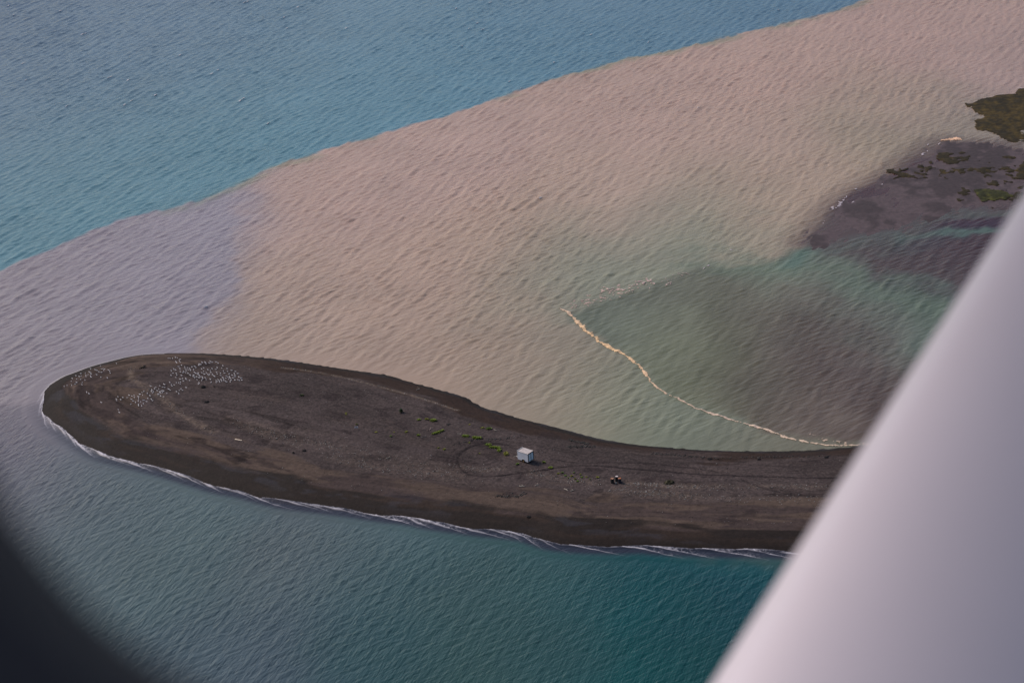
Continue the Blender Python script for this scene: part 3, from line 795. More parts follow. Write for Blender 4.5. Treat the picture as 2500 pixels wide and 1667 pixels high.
# whitecaps on the open water: crests that spill
rs = np.random.RandomState(3)
Q = np.stack([rs.uniform(cor[:, 0].min(), cor[:, 0].max(), 60000), rs.uniform(cor[:, 1].min(), cor[:, 1].max(), 60000)], 1)
q_amp = water_amp(Q); q_z = water_z(Q, q_amp)
qb = inside(Q, blue_poly); qs = sdist(Q, spit_poly)
score = q_z + np.where(qb, .06, -.05) + rs.rand(len(Q)) * .03
score[(qs > -8)] = -9
pick = np.argsort(-score)[:70]
VV_, FF_, n0 = [], [], 0
cdir = np.array([math.cos(R(64)), math.sin(R(64))]); cn = np.array([cdir[1], -cdir[0]])
for j in pick:
    L_ = rs.uniform(.5, 1.5); Wd = rs.uniform(.15, .35)
    a_, b_ = np.meshgrid(np.linspace(-L_, L_, 9), np.linspace(-Wd, Wd, 5), indexing='xy')
    pp = Q[j] + a_.ravel()[:, None] * cdir + b_.ravel()[:, None] * cn
    nn = fbm(pp[:, 0] / .3, pp[:, 1] / .4, 301, 3) - .5
    f = 1 - np.sqrt((a_.ravel() / L_) ** 2 + (b_.ravel() / Wd) ** 2) + nn * 1.6
    zz = water_z(pp, water_amp(pp)) + .05
    ff = grid_faces(5, 9); ff = ff[(f[ff] > 0.05).all(1)]
    VV_.append(np.column_stack([pp, zz])); FF_.append(ff + n0); n0 += len(pp)
V, F = compact(np.vstack(VV_), np.vstack(FF_))
me = np_mesh('whitecap_foam', V, F); attr_col(me, 'Col', np.tile(s2l((205, 208, 215)), (len(V), 1)))
tag(link('whitecap_foam', me, M_FOAM), 'tiny white foam flecks on wave crests of the open water', 'foam', kind='stuff')

# surf on the near shore: swash sheets with crest lines running out to sea
tip_i = 0
surf_line = np.vstack([smooth_line(GL([(470, 862.3), (387, 863), (343, 866.5), (298, 874.5), (253, 885.5), (208, 898.5), (170, 913.5), (149, 921.5), (119, 940.5), (104, 958)]), 1), near_w])
surf_line = surf_line[surf_line[:, 0] < 130]
L, t = resample(surf_line, 0.16)
T = np.gradient(L, axis=0)
for _ in range(40): T[1:-1] = (T[:-2] + T[1:-1] * 2 + T[2:]) / 4
T /= np.linalg.norm(T, axis=1)[:, None]
Nn = np.stack([T[:, 1], -T[:, 0]], 1)            # seaward
tt = np.arange(-1.6, 5.6, 0.11); k = len(tt)
P = (L[:, None, :] + Nn[:, None, :] * tt[None, :, None]).reshape(-1, 2)
S = np.repeat(t, k); A = np.tile(tt, len(t))
s_tip = np.sqrt(((surf_line[1:20] - surf_line[:19]) ** 2).sum(1)).sum()
nearness = sstep(s_tip - 18, s_tip + 2, S)        # quieter round the far side
crest = np.zeros(len(P)); lace = np.zeros(len(P)); front = np.full(len(t), 0.3)
s = 2.0; rs = np.random.RandomState(17); fr = np.zeros(len(t))
lobes = []
while s < t[-1]:
    Lb = rs.uniform(7, 14); run = rs.uniform(.2, 1.3); lobes.append((s, Lb, run)); s += Lb * rs.uniform(.4, .8)
runup = np.full(len(t), -0.6)
for s0, Lb, run in lobes:
    q = (t - s0) / Lb
    shp = np.where((q > -.25) & (q < 1), np.sqrt(np.clip(1 - ((q - .3) / .72) ** 2, 0, 1)) * (run + .7) - .7, -.9)
    runup = np.maximum(runup, shp)
right = sstep(70, 170, S - s_tip)
for s0, Lb, run in lobes:
    q = (S - s0) / Lb
    tk = -run * .8 + (1.7 + 1.9 * right) * np.clip(q - .1, 0, 9) ** 1.4 + .30 * (fbm(S / 1.4, S * 0 + s0, 311, 3) - .5)
    wd = (.06 + .14 * vnoise(S / 1.7, S * 0 + s0, 313) ** 2) * (1 + .4 * (1 - right))
    fade = sstep(-.12, .15, q) * (1 - sstep(.35, 1.1, q))
    crest = np.maximum(crest, np.exp(-((A - tk) / wd) ** 2) * fade * np.clip(1.5 * fbm(S / 3.2, S * 0 + s0 * 3, 317, 3) - .15, 0, 1))
    lace = np.maximum(lace, ((A > tk - 1.5) & (A < tk)) * fade * np.exp(-(tk - A) / .7))
RU = -np.repeat(runup, k) + .12 * (fbm(S / .9, S * 0 + 3, 331, 3) - .5)
edge = np.exp(-((A - RU - .1) / .13) ** 2)
nl = fbm(P[:, 0] / .45, P[:, 1] / .45, 341, 3); nl2 = np.abs(fbm(P[:, 0] / .8, P[:, 1] / .8, 347, 3) - .5)
left = 1 - right
patchy = sstep(.35, .65, fbm(S / 7, S * 0 + 9, 351, 3))
foam = np.clip(crest * .95 + edge * np.clip(nl * 1.3 - .3, 0, 1) * .45 + lace * (.25 + .5 * patchy) * sstep(.07, .0, nl2) + lace * patchy * .4 * sstep(.4, .7, nl), 0, 1)
foam *= (.25 + .75 * nearness)
foam *= 1 - sstep(4.2, 5.3, A)
hs = np.maximum(F_H(P), 0)
zsea = water_z(P, water_amp(P)) * sstep(.6, 3.6, A) + .02
z = np.maximum(hs + .05, zsea) + .06 * crest * nearness + .02
z = z - sstep(2.6, 5.0, A) * 0.14 - (1 - sstep(0, 9, S)) * 0.3
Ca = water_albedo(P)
Ca = mixc(Ca, s2l((36, 36, 52)), np.clip(1 - sstep(.6, 3.0, A), 0, .92) * sstep(s_tip - 10, s_tip + 60, S))
F = grid_faces(len(t), k); ok = A >= RU
F = F[ok[F].all(1)]
V, F, Ca, fo_, am_ = compact(np.column_stack([P, z]), F, Ca, foam, np.full(len(P), .35))
me = np_mesh('surf', V, F); attr_col(me, 'Col', Ca); attr_f(me, 'foam', fo_); attr_f(me, 'amp', am_)
tag(link('surf', me, M_WATER), 'lacy white surf washing along the dark near shore of the spit', 'surf', kind='stuff')

# ------------------------------------------------------------------ trailer
M_WHITE = simple('trailer_white', (0.78, 0.79, 0.86), 0.45, .12, 2.0)
M_ROOF = simple('trailer_roof', (0.55, 0.50, 0.49), 0.6, .25, 2.5)
M_TRIM = simple('trailer_black_trim', (0.02, 0.02, 0.022), 0.5, .3)
M_RUBBER = simple('rubber', (0.02, 0.02, 0.02), 0.85, .3)
M_RIM = simple('rusty_rim', (0.38, 0.20, 0.07), 0.7, .4, 12)
M_STEEL = simple('galvanised_steel', (0.45, 0.45, 0.46), 0.5, .3, 8)
def trailer():
    x, y, z = on_spit(1284, 1124)
    yaw = math.atan2(-0.65, 0.76)
    r = empty('box_trailer', (x, y, z), yaw)
    tag(r, 'white box cargo trailer with double rear doors parked on the grey shingle', 'trailer')
    Lh, Wh, z0, z1 = 1.28, .85, .36, 2.08
    wc = .12; ar = .40
    arch = [(wc + ar * math.cos(math.pi * k / 10), z0 - .02 + ar * .92 * math.sin(math.pi * k / 10)) for k in range(11)]
    for s in (-1, 1):
        poly = [(-Lh, z0), (-Lh, z1), (Lh, z1), (Lh, z0)] + arch
        MB().prism(poly, 1, s * Wh, s * (Wh - .04)).build('side_wall', M_WHITE, r)
        f = MB()
        for k in range(10):
            a0, a1_ = math.pi * k / 10, math.pi * (k + 1) / 10
            f.prism([(wc + (ar + .05) * math.cos(a0), z0 - .02 + (ar + .05) * .92 * math.sin(a0)), (wc + (ar + .05) * math.cos(a1_), z0 - .02 + (ar + .05) * .92 * math.sin(a1_)),
                     (wc + (ar - .01) * math.cos(a1_), z0 - .02 + (ar - .01) * .92 * math.sin(a1_)), (wc + (ar - .01) * math.cos(a0), z0 - .02 + (ar - .01) * .92 * math.sin(a0))], 1, s * (Wh - .02), s * (Wh + .05))
        f.build('fender', M_STEEL, r)
        q = Matrix.Rotation(R(90), 3, 'X')
        wv = MB().lathe([(.20, -.09), (.27, -.10), (.31, -.07), (.325, 0), (.31, .07), (.27, .10), (.20, .09)], 24, (wc, s * .80, .325), q).build('wheel', M_RUBBER, r, True)
        MB().lathe([(0, -.075), (.08, -.08), (.10, -.055), (.20, -.05), (.205, .05), (.10, .055), (.08, .08), (0, .075)], 20, (wc, s * .80, .325), q).build('rim', M_RIM, wv)
        MB().box((0, s * (Wh + .006), z1 - .03), (2 * Lh, .03, .07), bev=.008).build('roof_trim', M_STEEL, r)
        MB().box((Lh + .012, s * (Wh - .075), (z0 + z1) / 2), (.06, .175, z1 - z0), bev=.01).build('door_post', M_TRIM, r)
        d = MB().box((Lh + .012, s * .35, (z0 + z1) / 2 - .02), (.035, .64, z1 - z0 - .28), bev=.01).build('door', simple('door_white', (0.62, 0.74, 0.84), .45, .15, 3), r)
        MB().box((Lh + .042, s * .10, (z0 + z1) / 2), (.025, .03, 1.42)).box((Lh + .05, s * .10, 1.05), (.05, .16, .05)).build('lock_bar', M_STEEL, d)
        for hz_ in (1.75, .75): MB().box((Lh + .036, s * .735, hz_), (.02, .07, .06)).build('hinge', M_TRIM, d)
        MB().box((Lh + .042, s * .66, z0 + .02), (.02, .14, .06)).build('tail_light', simple('tail_light_red', (.35, .01, .01), .3, .1), r)
    MB().box((-Lh + .02, 0, (z0 + z1) / 2), (.04, 2 * Wh - .084, z1 - z0 - .004)).build('front_wall', M_WHITE, r)
    MB().box((0, 0, z0 + .03), (2 * Lh - .09, 2 * Wh - .09, .05)).build('floor', M_TRIM, r)
    MB().box((0, 0, z1 + .02), (2 * Lh + .02, 2 * Wh + .02, .05), bev=.02).build('roof', M_ROOF, r)
    MB().tube([(-Lh - .03, -Wh, z1 + .05), (-Lh - .03, Wh, z1 + .05)], .05, 10).build('front_rail', simple('rail_white', (.75, .74, .74), .5, .1), r)
    MB().box((-Lh + .12, 0, z1 + .055), (.04, 2 * Wh - .05, .03)).build('roof_seam', M_TRIM, r)
    MB().box((Lh + .012, 0, z1 - .05), (.055, 2 * Wh - .33, .20), bev=.01).build('door_header', M_TRIM, r)
    MB().box((Lh + .012, 0, z0 + .03), (.05, 2 * Wh - .21, .07), bev=.01).build('rear_sill', M_STEEL, r)
    MB().box((-Lh - .5, 0, .34), (1.1, .09, .10), bev=.01).tube([(-Lh + .1, -.5, .33), (-Lh - .85, -.05, .33)], .04, 8).tube([(-Lh + .1, .5, .33), (-Lh - .85, .05, .33)], .04, 8).build('drawbar', simple('drawbar_pale', (.55, .53, .5), .6, .3), r)
    MB().lathe([(0, 0), (.07, .01), (.07, .10), (.03, .12), (.03, .5), (0, .52)], 12, (-Lh - .75, .09, 0)).build('jack', M_STEEL, r)
    MB().tube([(wc, -.78, .325), (wc, .78, .325)], .035, 10).build('axle', M_TRIM, r)
    for k in range(5):
        MB().box((-1.0 + k * .5, 0, .30), (.06, 1.6, .06)).build('chassis_beam', M_TRIM, r)
    return r
trailer()

# ------------------------------------------------------------------ drums
M_BLACK = simple('drum_black', (0.012, 0.013, 0.016), 0.5, .5, 5)
M_NAVY = simple('drum_navy', (0.012, 0.015, 0.03), 0.5, .5, 5)
M_RUST = simple('drum_rust', (0.30, 0.08, 0.02), 0.85, .5, 9)
def lid_mat(name, c0, c1, thr):
    m, n, l, b = mat(name)
    tc = n.new('ShaderNodeTexCoord'); a = n.new('ShaderNodeTexNoise'); a.inputs['Scale'].default_value = 3.5; a.inputs['Detail'].default_value = 5
    l.new(tc.outputs['Object'], a.inputs['Vector']); r = ramp(n, thr, thr + .08, (*c0, 1), (*c1, 1)); l.new(a.outputs['Fac'], r.inputs[0])
    l.new(r.outputs[0], b.inputs['Base Color']); b.inputs['Roughness'].default_value = .7
    return m
LID = [lid_mat('lid_tan_rust', (.52, .42, .32), (.30, .09, .03), .50), lid_mat('lid_white', (.66, .61, .62), (.32, .08, .06), .58), lid_mat('lid_cream_rust', (.52, .40, .31), (.34, .10, .03), .46)]
def drum(px, py, bodym, lidm, rimm, label, h=.98):
    x, y, z = on_spit(px, py)
    r = empty('oil_drum', (x, y, z - .03), rnd.uniform(0, 6)); tag(r, label, 'drum', 'drums standing on the shingle')
    ra = .31
    prof = [(0, 0), (ra, 0), (ra, .02)]
    for zz in (.33, .66): prof += [(ra, h * zz - .03), (ra + .018, h * zz), (ra, h * zz + .03)]
    prof += [(ra, h - .02), (ra - .02, h - .02)]
    MB().lathe(prof, 28).build('body', bodym, r, False)
    MB().lathe([(ra - .025, h - .03), (ra + .004, h - .03), (ra + .008, h + .012), (ra - .02, h + .012), (ra - .025, h - .01)], 28).build('rim', rimm, r)
    MB().lathe([(ra - .026, h - .022), (ra - .06, h - .018), (0, h - .014)], 28).build('lid', lidm, r)
    MB().lathe([(0, 0), (.04, 0), (.04, .025), (0, .028)], 10, (.18, .05, h - .017)).build('bung', M_STEEL, r)
    return r
drum(1495, 1178.5, M_BLACK, LID[0], M_RUST, 'black drum with tan and rust top, leftmost of the three drums')
drum(1506, 1173.5, M_BLACK, LID[1], M_BLACK, 'black drum with white top, farthest back of the three drums', 1.02)
drum(1513, 1178, M_NAVY, LID[2], M_RUST, 'dark drum with cream and rust top, rightmost of the three drums')
x, y, z = on_spit(1504, 1179.5)
r = empty('jug', (x, y, z)); tag(r, 'small pale jug on the ground between the drums', 'jug')
MB().lathe([(0, 0), (.11, 0), (.13, .04), (.13, .22), (.06, .31), (.035, .33), (.035, .37), (0, .37)], 14).build('body', simple('jug_plastic', (.45, .44, .38), .5, .3), r, True)
MB().lathe([(0, .365), (.042, .365), (.042, .41), (0, .41)], 10).build('cap', M_BLACK, r)

# ------------------------------------------------------------------ sign
x, y, z = on_spit(870.5, 1047.5)
r = empty('sign_board', (x, y, z), R(4)); tag(r, 'small white sign board on two dark legs on the open gravel', 'sign')
MB().box((0, 0, .42), (.68, .03, .34), bev=.01).build('board', simple('sign_white', (.75, .74, .80), .5, .1), r)
MB().box((0, -.018, .40), (.40, .01, .22)).build('panel', simple('sign_grey', (.26, .25, .32), .5, .3, 15), r)
for s in (-1, 1):
    MB().box((s * .27, .02, .14), (.05, .05, .34)).build('leg', M_TRIM, r)

# ------------------------------------------------------------------ driftwood
M_DRIFT = simple('driftwood_pale', (.50, .44, .37), .85, .45, 7, .5)
M_DRIFT_D = simple('driftwood_dark', (.05, .035, .028), .85, .5, 7, .6)
M_BROKEN = simple('broken_wood', (.42, .32, .16), .85, .4, 9)
def stick(px0, py0, px1, py1, rad, label, m=M_DRIFT, twig=True):
    a = np.array(on_spit(px0, py0)); b = np.array(on_spit(px1, py1)); c = (a + b) / 2
    r = empty('driftwood', tuple(c)); tag(r, label, 'driftwood', 'driftwood on the spit')
    n = 7; pts = []
    for k in range(n):
        f = k / (n - 1); p = a * (1 - f) + b * f - c
        p = p + np.array([rnd.uniform(-.05, .05), rnd.uniform(-.05, .05), rad * .8 + rnd.uniform(0, .03)]); pts.append(tuple(p))
    rads = [rad * (1 - .55 * k / (n - 1)) * rnd.uniform(.85, 1.15) for k in range(n)]
    t_ = MB().tube(pts, rads, 8).build('trunk', m, r, True)
    if twig:
        q = Vector(pts[4])
        MB().tube([q, q + Vector((rnd.uniform(-.25, .25), rnd.uniform(.1, .3), .12)), q + Vector((rnd.uniform(-.35, .35), rnd.uniform(.3, .5), .16))], [rad * .5, rad * .35, rad * .15], 6).build('branch', m, r, True)
    return r
stick(1268, 1187, 1282, 1188, .11, 'thick pale driftwood log lying on brown sand below the trailer')
stick(1306, 1186, 1315, 1183, .07, 'short pale driftwood stick right of the thick log below the trailer')
stick(1377, 1193.5, 1388, 1198, .09, 'slanting pale driftwood piece, left of two on the sand below the green sprigs')
stick(1394, 1199, 1402, 1196, .08, 'pale driftwood piece tilted up right, right of two below the green sprigs')
stick(943, 1119.5, 951, 1116.5, .07, 'pale driftwood stick alone on mid spit gravel left of the tyre loop')
stick(1049, 1050, 1055, 1046, .07, 'reddish pale driftwood stick beside the long green plant patch', simple('driftwood_pink', (.5, .36, .32), .85, .4, 7))
stick(1029, 1068, 1042, 1065, .06, 'thin grey driftwood branch left of the long green plant patch', simple('driftwood_grey', (.2, .18, .17), .85, .4, 7))
stick(1254, 1116, 1262, 1112.5, .05, 'short pale stick lying beside the trailer drawbar', twig=False)
stick(1117, 1059, 1126, 1060, .06, 'pale tangled stick left of the two low green mounds above the tyre loop')
stick(1206, 1049, 1212, 1051, .06, 'pale stick right of the dark green plant above the trailer', twig=False)
stick(1017, 951.5, 1025, 949, .06, 'small reddish stick on the dark far beach')
# sawn plank near the tip
x, y, z = on_spit(582, 1074)
a = np.array(on_spit(574.5, 1072.5)); b = np.array(on_spit(591, 1076)); rz = math.atan2(b[1] - a[1], b[0] - a[0]); ln = float(np.linalg.norm(b - a))
r = empty('plank', (x, y, z + .03), rz); tag(r, 'straight pale sawn plank lying alone on the grey gravel near the tip', 'plank')
MB().box((0, 0, .04), (ln, .30, .07), bev=.008).build('board', simple('plank_wood', (.66, .55, .44), .8, .25, 4), r)
MB().box((ln * .3, 0, .085), (.09, .28, .02)).build('cleat', M_DRIFT, r)

# dark log pile near the gulls
x, y, z = on_spit(349, 898)
r = empty('log_pile', (x, y, z), R(20)); tag(r, 'dark broken log pile with yellowish split ends behind the gulls near the tip', 'driftwood')
for (p0, p1, ra) in (((-.55, -.05, .14), (.60, .12, .18), .17), ((-.35, .16, .12), (.75, .28, .26), .13), ((-.1, -.2, .1), (.35, -.12, .16), .12), ((-.9, -.1, .07), (-.5, -.2, .08), .08)):
    lg = MB().tube([p0, tuple((Vector(p0) + Vector(p1)) / 2 + Vector((0, 0, .05))), p1], [ra, ra * 1.05, ra * .85], 9).build('log', M_DRIFT_D, r, True)
    d_ = (Vector(p0) - Vector(p1)).normalized()
    MB().tube([Vector(p0) + d_ * .002, Vector(p0) + d_ * .07 + Vector((0, 0, .06))], [ra * .8, ra * .25], 7).build('split_end', M_BROKEN, lg)
MB().tube([(-.3, 0, .25), (-.32, -.05, .5)], [.05, .02], 6).build('stub', M_BROKEN, r)
MB().tube([(0, .05, .3), (.05, 0, .55)], [.06, .02], 6).build('stub', M_BROKEN, r)

def debris(px, py, wpx, label, colr=(.030, .026, .026), n=60, seed=0, hgt=.25, green=0.0):
    x, y, z = on_spit(px, py); rr = random.Random(seed); hw = wpx / 12.5
    r_ = MB()
    for i in range(n):
        a = rr.uniform(0, 6.28); q = math.sqrt(rr.random()); cx, cy = math.cos(a) * q * hw, math.sin(a) * q * hw * .9
        hh = hgt * (1 - q * q) * rr.uniform(.3, 1)
        d = Vector((rr.uniform(-1, 1), rr.uniform(-1, 1), rr.uniform(-.25, .35))).normalized() * rr.uniform(.15, .4) * min(1.2, hw)
        c = Vector((cx, cy, hh + .03)); r_.tube([c - d, c + d], [rr.uniform(.02, .05), .012], 4)
    o = r_.build('weed_wrack', simple('wrack_%d' % seed, colr, .9, .5, 3), None)
    o.location = (x, y, z); tag(o, label, 'debris')
    bmm = bmesh.new(); bmesh.ops.create_icosphere(bmm, subdivisions=3, radius=1)
    for v_ in bmm.verts:
        nn = vnoise(np.array([v_.co.x * 2 + 9]), np.array([v_.co.y * 2 + v_.co.z + seed]), 5)[0]
        v_.co = Vector((v_.co.x * hw * (.7 + .5 * nn), v_.co.y * hw * (.6 + .5 * nn), v_.co.z * hgt * (.5 + .7 * nn)))
    me = bpy.data.meshes.new('tangle'); bmm.to_mesh(me); bmm.free()
    link('tangle', me, o.data.materials[0], o)
    return o
debris(496, 945.5, 6, 'dark heap of rotting weed below the gulls, left of two small dark spots', (.016, .017, .016), 90, 1, .5)
debris(505, 981.5, 6.5, 'low dark bluish heap in a hollow, farthest below the gull flock', (.014, .014, .018), 70, 2, .25)
debris(743, 1100, 5, 'small dark heap on lower gravel left of centre, right of a smaller heap', (.02, .018, .02), 50, 3)
debris(716, 1105.5, 3, 'tiny dark heap just left of the small dark heap on lower gravel', (.022, .02, .02), 30, 4)
debris(1732, 1120.5, 6, 'dark weed heap by the far beach, leftmost of three toward the strut', (.02, .018, .02), 60, 5)
debris(1853, 1121.5, 4.5, 'dark weed heap by the far beach, middle of three toward the strut', (.02, .018, .02), 50, 6)
debris(2017, 1116.5, 5, 'dark weed heap by the far beach, rightmost of three, beside the strut', (.02, .018, .02), 50, 7)
debris(1291, 1261.5, 5, 'flat black lump alone on the wet dark near beach', (.008, .008, .009), 40, 8, .22)
debris(1634, 1178, 11, 'brushy olive and brown debris mound right of the drums', (.05, .045, .02), 150, 9, .45)
debris(1095, 1036, 5, 'faint dark debris smear between green plants above the trailer loop', (.03, .027, .028), 40, 11, .12)
debris(523, 944, 3, 'tiny reddish dark scrap just right of the dark weed heap by the gulls', (.03, .02, .018), 24, 12, .15)

# ------------------------------------------------------------------ green plants
def leaf_mat(name, c, var):
    m, n, l, b = mat(name)
    oi = n.new('ShaderNodeAttribute'); oi.attribute_name = 'Col'
    l.new(oi.outputs['Color'], b.inputs['Base Color']); b.inputs['Roughness'].default_value = .6
    b.inputs['Specular IOR Level'].default_value = .3
    return m
M_LEAF = leaf_mat('leaf', None, None)
M_STEM = simple('stem', (.06, .06, .02), .8, .3)
def plant(px, py, lobes, label, tint=(.13, .20, .012), h=.28, group=None, dens=1.0):
    """lobes: list of (dx, dy, radius) in photo pixels around the base"""
    x, y, z = on_spit(px, py)
    r = empty('beach_plant', (x, y, z)); tag(r, label, 'plant', group)
    rr = random.Random(int(px * 31 + py)); V_, F_, C_ = [], [], []
    for dx, dy, rad in lobes:
        st = MB()
        gx, gy, gz = on_spit(px + dx, py + dy); cx, cy = gx - x, gy - y; ra = rad / 12.5
        n = int(90 * dens * (0.35 + ra * ra * 4))
        for i in range(n):
            a = rr.uniform(0, 6.28); q = rr.random() ** .6
            bx, by = cx + math.cos(a) * q * ra, cy + math.sin(a) * q * ra
            top = h * (1 - .65 * q * q) * rr.uniform(.35, 1.1); s = rr.uniform(.06, .13)
            ox, oy = math.cos(a), math.sin(a); tl = rr.uniform(-.2, .9)
            c = Vector((bx, by, gz - z + top)); d = Vector((ox, oy, tl)).normalized() * s * 1.3
            sd_ = Vector((-oy, ox, rr.uniform(-.4, .4))).normalized() * s * .55
            k = len(V_); V_ += [c - d, c + sd_ + Vector((0, 0, .02)), c + d, c - sd_ + Vector((0, 0, .02))]; F_.append((k, k + 1, k + 2, k + 3))
            t_ = rr.uniform(.7, 1.25); hue = rr.uniform(-.15, .25)
            C_ += [(tint[0] * t_ * (1 + hue), tint[1] * t_, tint[2] * t_)] * 4
        for i in range(5):
            a = rr.uniform(0, 6.28); st.tube([(cx, cy, gz - z - .02), (cx + math.cos(a) * ra * .6, cy + math.sin(a) * ra * .6, gz - z + h * .5)], [.02, .01], 4)
        st.build('stem', M_STEM, r)
    me = np_mesh('foliage', np.array([tuple(v) for v in V_]), np.array(F_), False); attr_col(me, 'Col', np.array(C_))
    link('foliage', me, M_LEAF, r)
    return r
YEL = (.16, .18, .015); DK = (.014, .04, .014); MID = (.08, .15, .014)
plant(1058, 1027, [(0, 0, 7), (-4, 0, 5), (4, .5, 5)], 'bright green rounded mound, largest of the three plants nearest the far beach', h=.4)
plant(1041, 1023.5, [(0, 0, 4), (3, .3, 3)], 'small green plant touching the left side of the rounded mound', YEL, .2)
plant(1022, 1025, [(0, 0, 4), (2.5, .5, 3)], 'small green plant, leftmost of the three nearest the far beach', h=.25)
plant(979, 1007, [(0, 0, 5), (1, -1, 4)], 'dark green upright bush alone on the upper gravel', DK, .85, dens=1.8)
plant(1021, 1062.5, [(0, 0, 4), (2, 0, 3)], 'low green plant left of the long slanting green patch', h=.2)
plant(1068, 1056.5, [(-10, 3.2, 3.5), (-4, 1.2, 5), (2, -.8, 5), (8, -3.4, 5), (13, -5, 4)], 'long slanting green plant patch in the middle of the spit', h=.3)
plant(992, 1054.5, [(0, 0, 4)], 'small yellowish green plant left of the long slanting patch, higher one', YEL, .18)
plant(918.5, 1055, [(0, 0, 3.5)], 'faint yellowish plant right of the small white sign', YEL, .14, dens=.6)
plant(954, 1066, [(0, 0, 2.6)], 'small upright green tuft right of the faint yellowish plant', MID, .4)
plant(962, 1055.5, [(0, 0, 2)], 'tiny yellowish sprig above the upright green tuft', YEL, .1, dens=.5)
plant(1146, 1036.5, [(0, 0, 2.2)], 'tiny yellowish sprig near the far beach, left of the paired plants', YEL, .1, dens=.5)
plant(1178, 1044.5, [(-2, 0, 3), (2, 0, 3)], 'flat yellowish plant, left of a pair near the far beach', YEL, .12, dens=.7)
plant(1193, 1047, [(-2, .3, 5), (3, 0, 5)], 'deep green plant, right of a pair near the far beach', MID, .3)
plant(1137, 1065, [(-5, 0, 5), (0, 0, 5), (5, 0, 4.5)], 'oblong green mound, left of two above the tyre loop', h=.3)
plant(1164.5, 1069.5, [(-7, -1, 5), (-2, 0, 6), (4, .5, 6), (8, .5, 5)], 'large oblong green mound, right of two above the tyre loop', h=.32)
plant(1146, 1081, [(0, 0, 3)], 'small yellow green sprig beside the tyre loop', YEL, .14, dens=.6)
plant(1070, 1093.5, [(0, 0, 3)], 'tiny yellowish sprig left of the tyre loop, left of two', YEL, .14, dens=.6)
plant(1085, 1097, [(0, 0, 3.4)], 'small green sprig left of the tyre loop, right of two', YEL, .2)
plant(1170, 1107, [(0, 0, 2)], 'tiny yellowish sprig inside the tyre loop', YEL, .1, dens=.5)
plant(1192, 1086.5, [(-3, -.5, 5), (3, 0, 5)], 'green plant at the top left of the row leading to the trailer', h=.3)
plant(1205, 1092, [(-6, 0, 5), (0, 0, 5), (6, 1, 5)], 'oblong green plant second in the row leading to the trailer', h=.3)
plant(1219.5, 1101, [(-2, -7, 5), (0, -3, 4.5), (0, 0, 5.5)], 'tall green plant third in the row leading to the trailer', h=.36)
plant(1235, 1109, [(0, -2.5, 5.5), (1, 1, 6)], 'yellow green bushy plant nearest the trailer drawbar', YEL, .34)
plant(737, 965.5, [(-2, 0, 3.5), (2, 0, 3.5)], 'small dark green plant alone on the left upper gravel', (.03, .06, .012), .25)
plant(845, 1009, [(0, 0, 2.6), (0, 3, 2)], 'faint yellowish sprig left of the dark bush', YEL, .14, dens=.6)
plant(871, 1036.5, [(0, 0, 3.4)], 'small olive plant just behind the white sign', (.06, .075, .012), .2)
plant(1263, 1133, [(-1, 1, 3), (1, -.5, 3.4)], 'small green plant in front of the trailer wheel', MID, .22)
plant(1327.5, 1129, [(0, 0, 4)], 'small green plant right of the trailer doors', h=.28)
plant(1344, 1142, [(-1.5, 0, 4), (2, 0, 4)], 'small bright green plant beside the tyre track right of the trailer', h=.22)
for i, (px, py, rr_) in enumerate([(1372, 1154, 3.6), (1363, 1156.5, 3), (1379.6, 1161.5, 3.6), (1395.6, 1162, 3.6), (1401, 1154.5, 2.6), (1417, 1158.5, 2.2), (1420, 1165, 3), (1432, 1165, 2), (1409, 1175, 3.6), (1459, 1165.5, 3.6), (1388, 1167, 2), (1404, 1169, 2.4), (1440, 1170, 1.6)]):
    plant(px, py, [(0, 0, rr_)], 'small yellow green sprig among those between the trailer and the drums', YEL if i % 2 else MID, .18, 'sprigs between the trailer and the drums', .8)

# ------------------------------------------------------------------ gulls
def gull_mesh(pose):
    bm = bmesh.new()
    def ell(c, r_, seg=10, ring=7, rot=0.0):
        q = bmesh.ops.create_uvsphere(bm, u_segments=seg, v_segments=ring, radius=1)
        m = Matrix.Translation(c) @ Matrix.Rotation(rot, 4, 'Y') @ Matrix.Diagonal((*r_, 1))
        bmesh.ops.transform(bm, matrix=m, verts=q['verts']); return q['verts']
    groups = []
    def add(vs, mi):
        fs = {f for v in vs for f in v.link_faces}
        for f in fs: f.material_index = mi; f.smooth = True
    if pose == 0: zb = .17
    else: zb = .10
    add(ell((0, 0, zb), (.20, .085, .085), rot=R(8)), 0)                       # body
    add(ell((-.20, 0, zb - .005), (.13, .045, .025), 8, 5, R(6)), 0)            # tail
    add(ell((-.10, .062, zb + .03), (.20, .035, .05), 8, 5, R(8)), 1)           # folded wings
    add(ell((-.10, -.062, zb + .03), (.20, .035, .05), 8, 5, R(8)), 1)
    add(ell((-.30, .03, zb + .0), (.07, .012, .014), 6, 4, R(4)), 2)            # wing tips
    add(ell((-.30, -.03, zb + .0), (.07, .012, .014), 6, 4, R(4)), 2)
    add(ell((.165, 0, zb + .055), (.05, .045, .07), 8, 6, R(30)), 0)             # neck
    add(ell((.20, 0, zb + .11), (.062, .05, .052), 8, 6), 0)                  # head
    add(ell((.27, 0, zb + .10), (.045, .014, .016), 6, 4, R(10)), 3)          # bill
    if pose == 0:
        for s in (-1, 1): add(ell((0, s * .04, zb - .11), (.009, .009, .08), 6, 4), 3)
    me = bpy.data.meshes.new('gull'); bm.to_mesh(me); bm.free()
    return me
GM = [simple('gull_white', (.66, .64, .67), .7, .05), simple('gull_grey', (.60, .60, .64), .7, .08), simple('gull_black', (.05, .05, .055), .7, .1), simple('gull_bill', (.45, .32, .08), .6, .1)]
gms = [gull_mesh(0), gull_mesh(1), gull_mesh(1)]
for g_ in gms:
    for m_ in GM: g_.materials.append(m_)
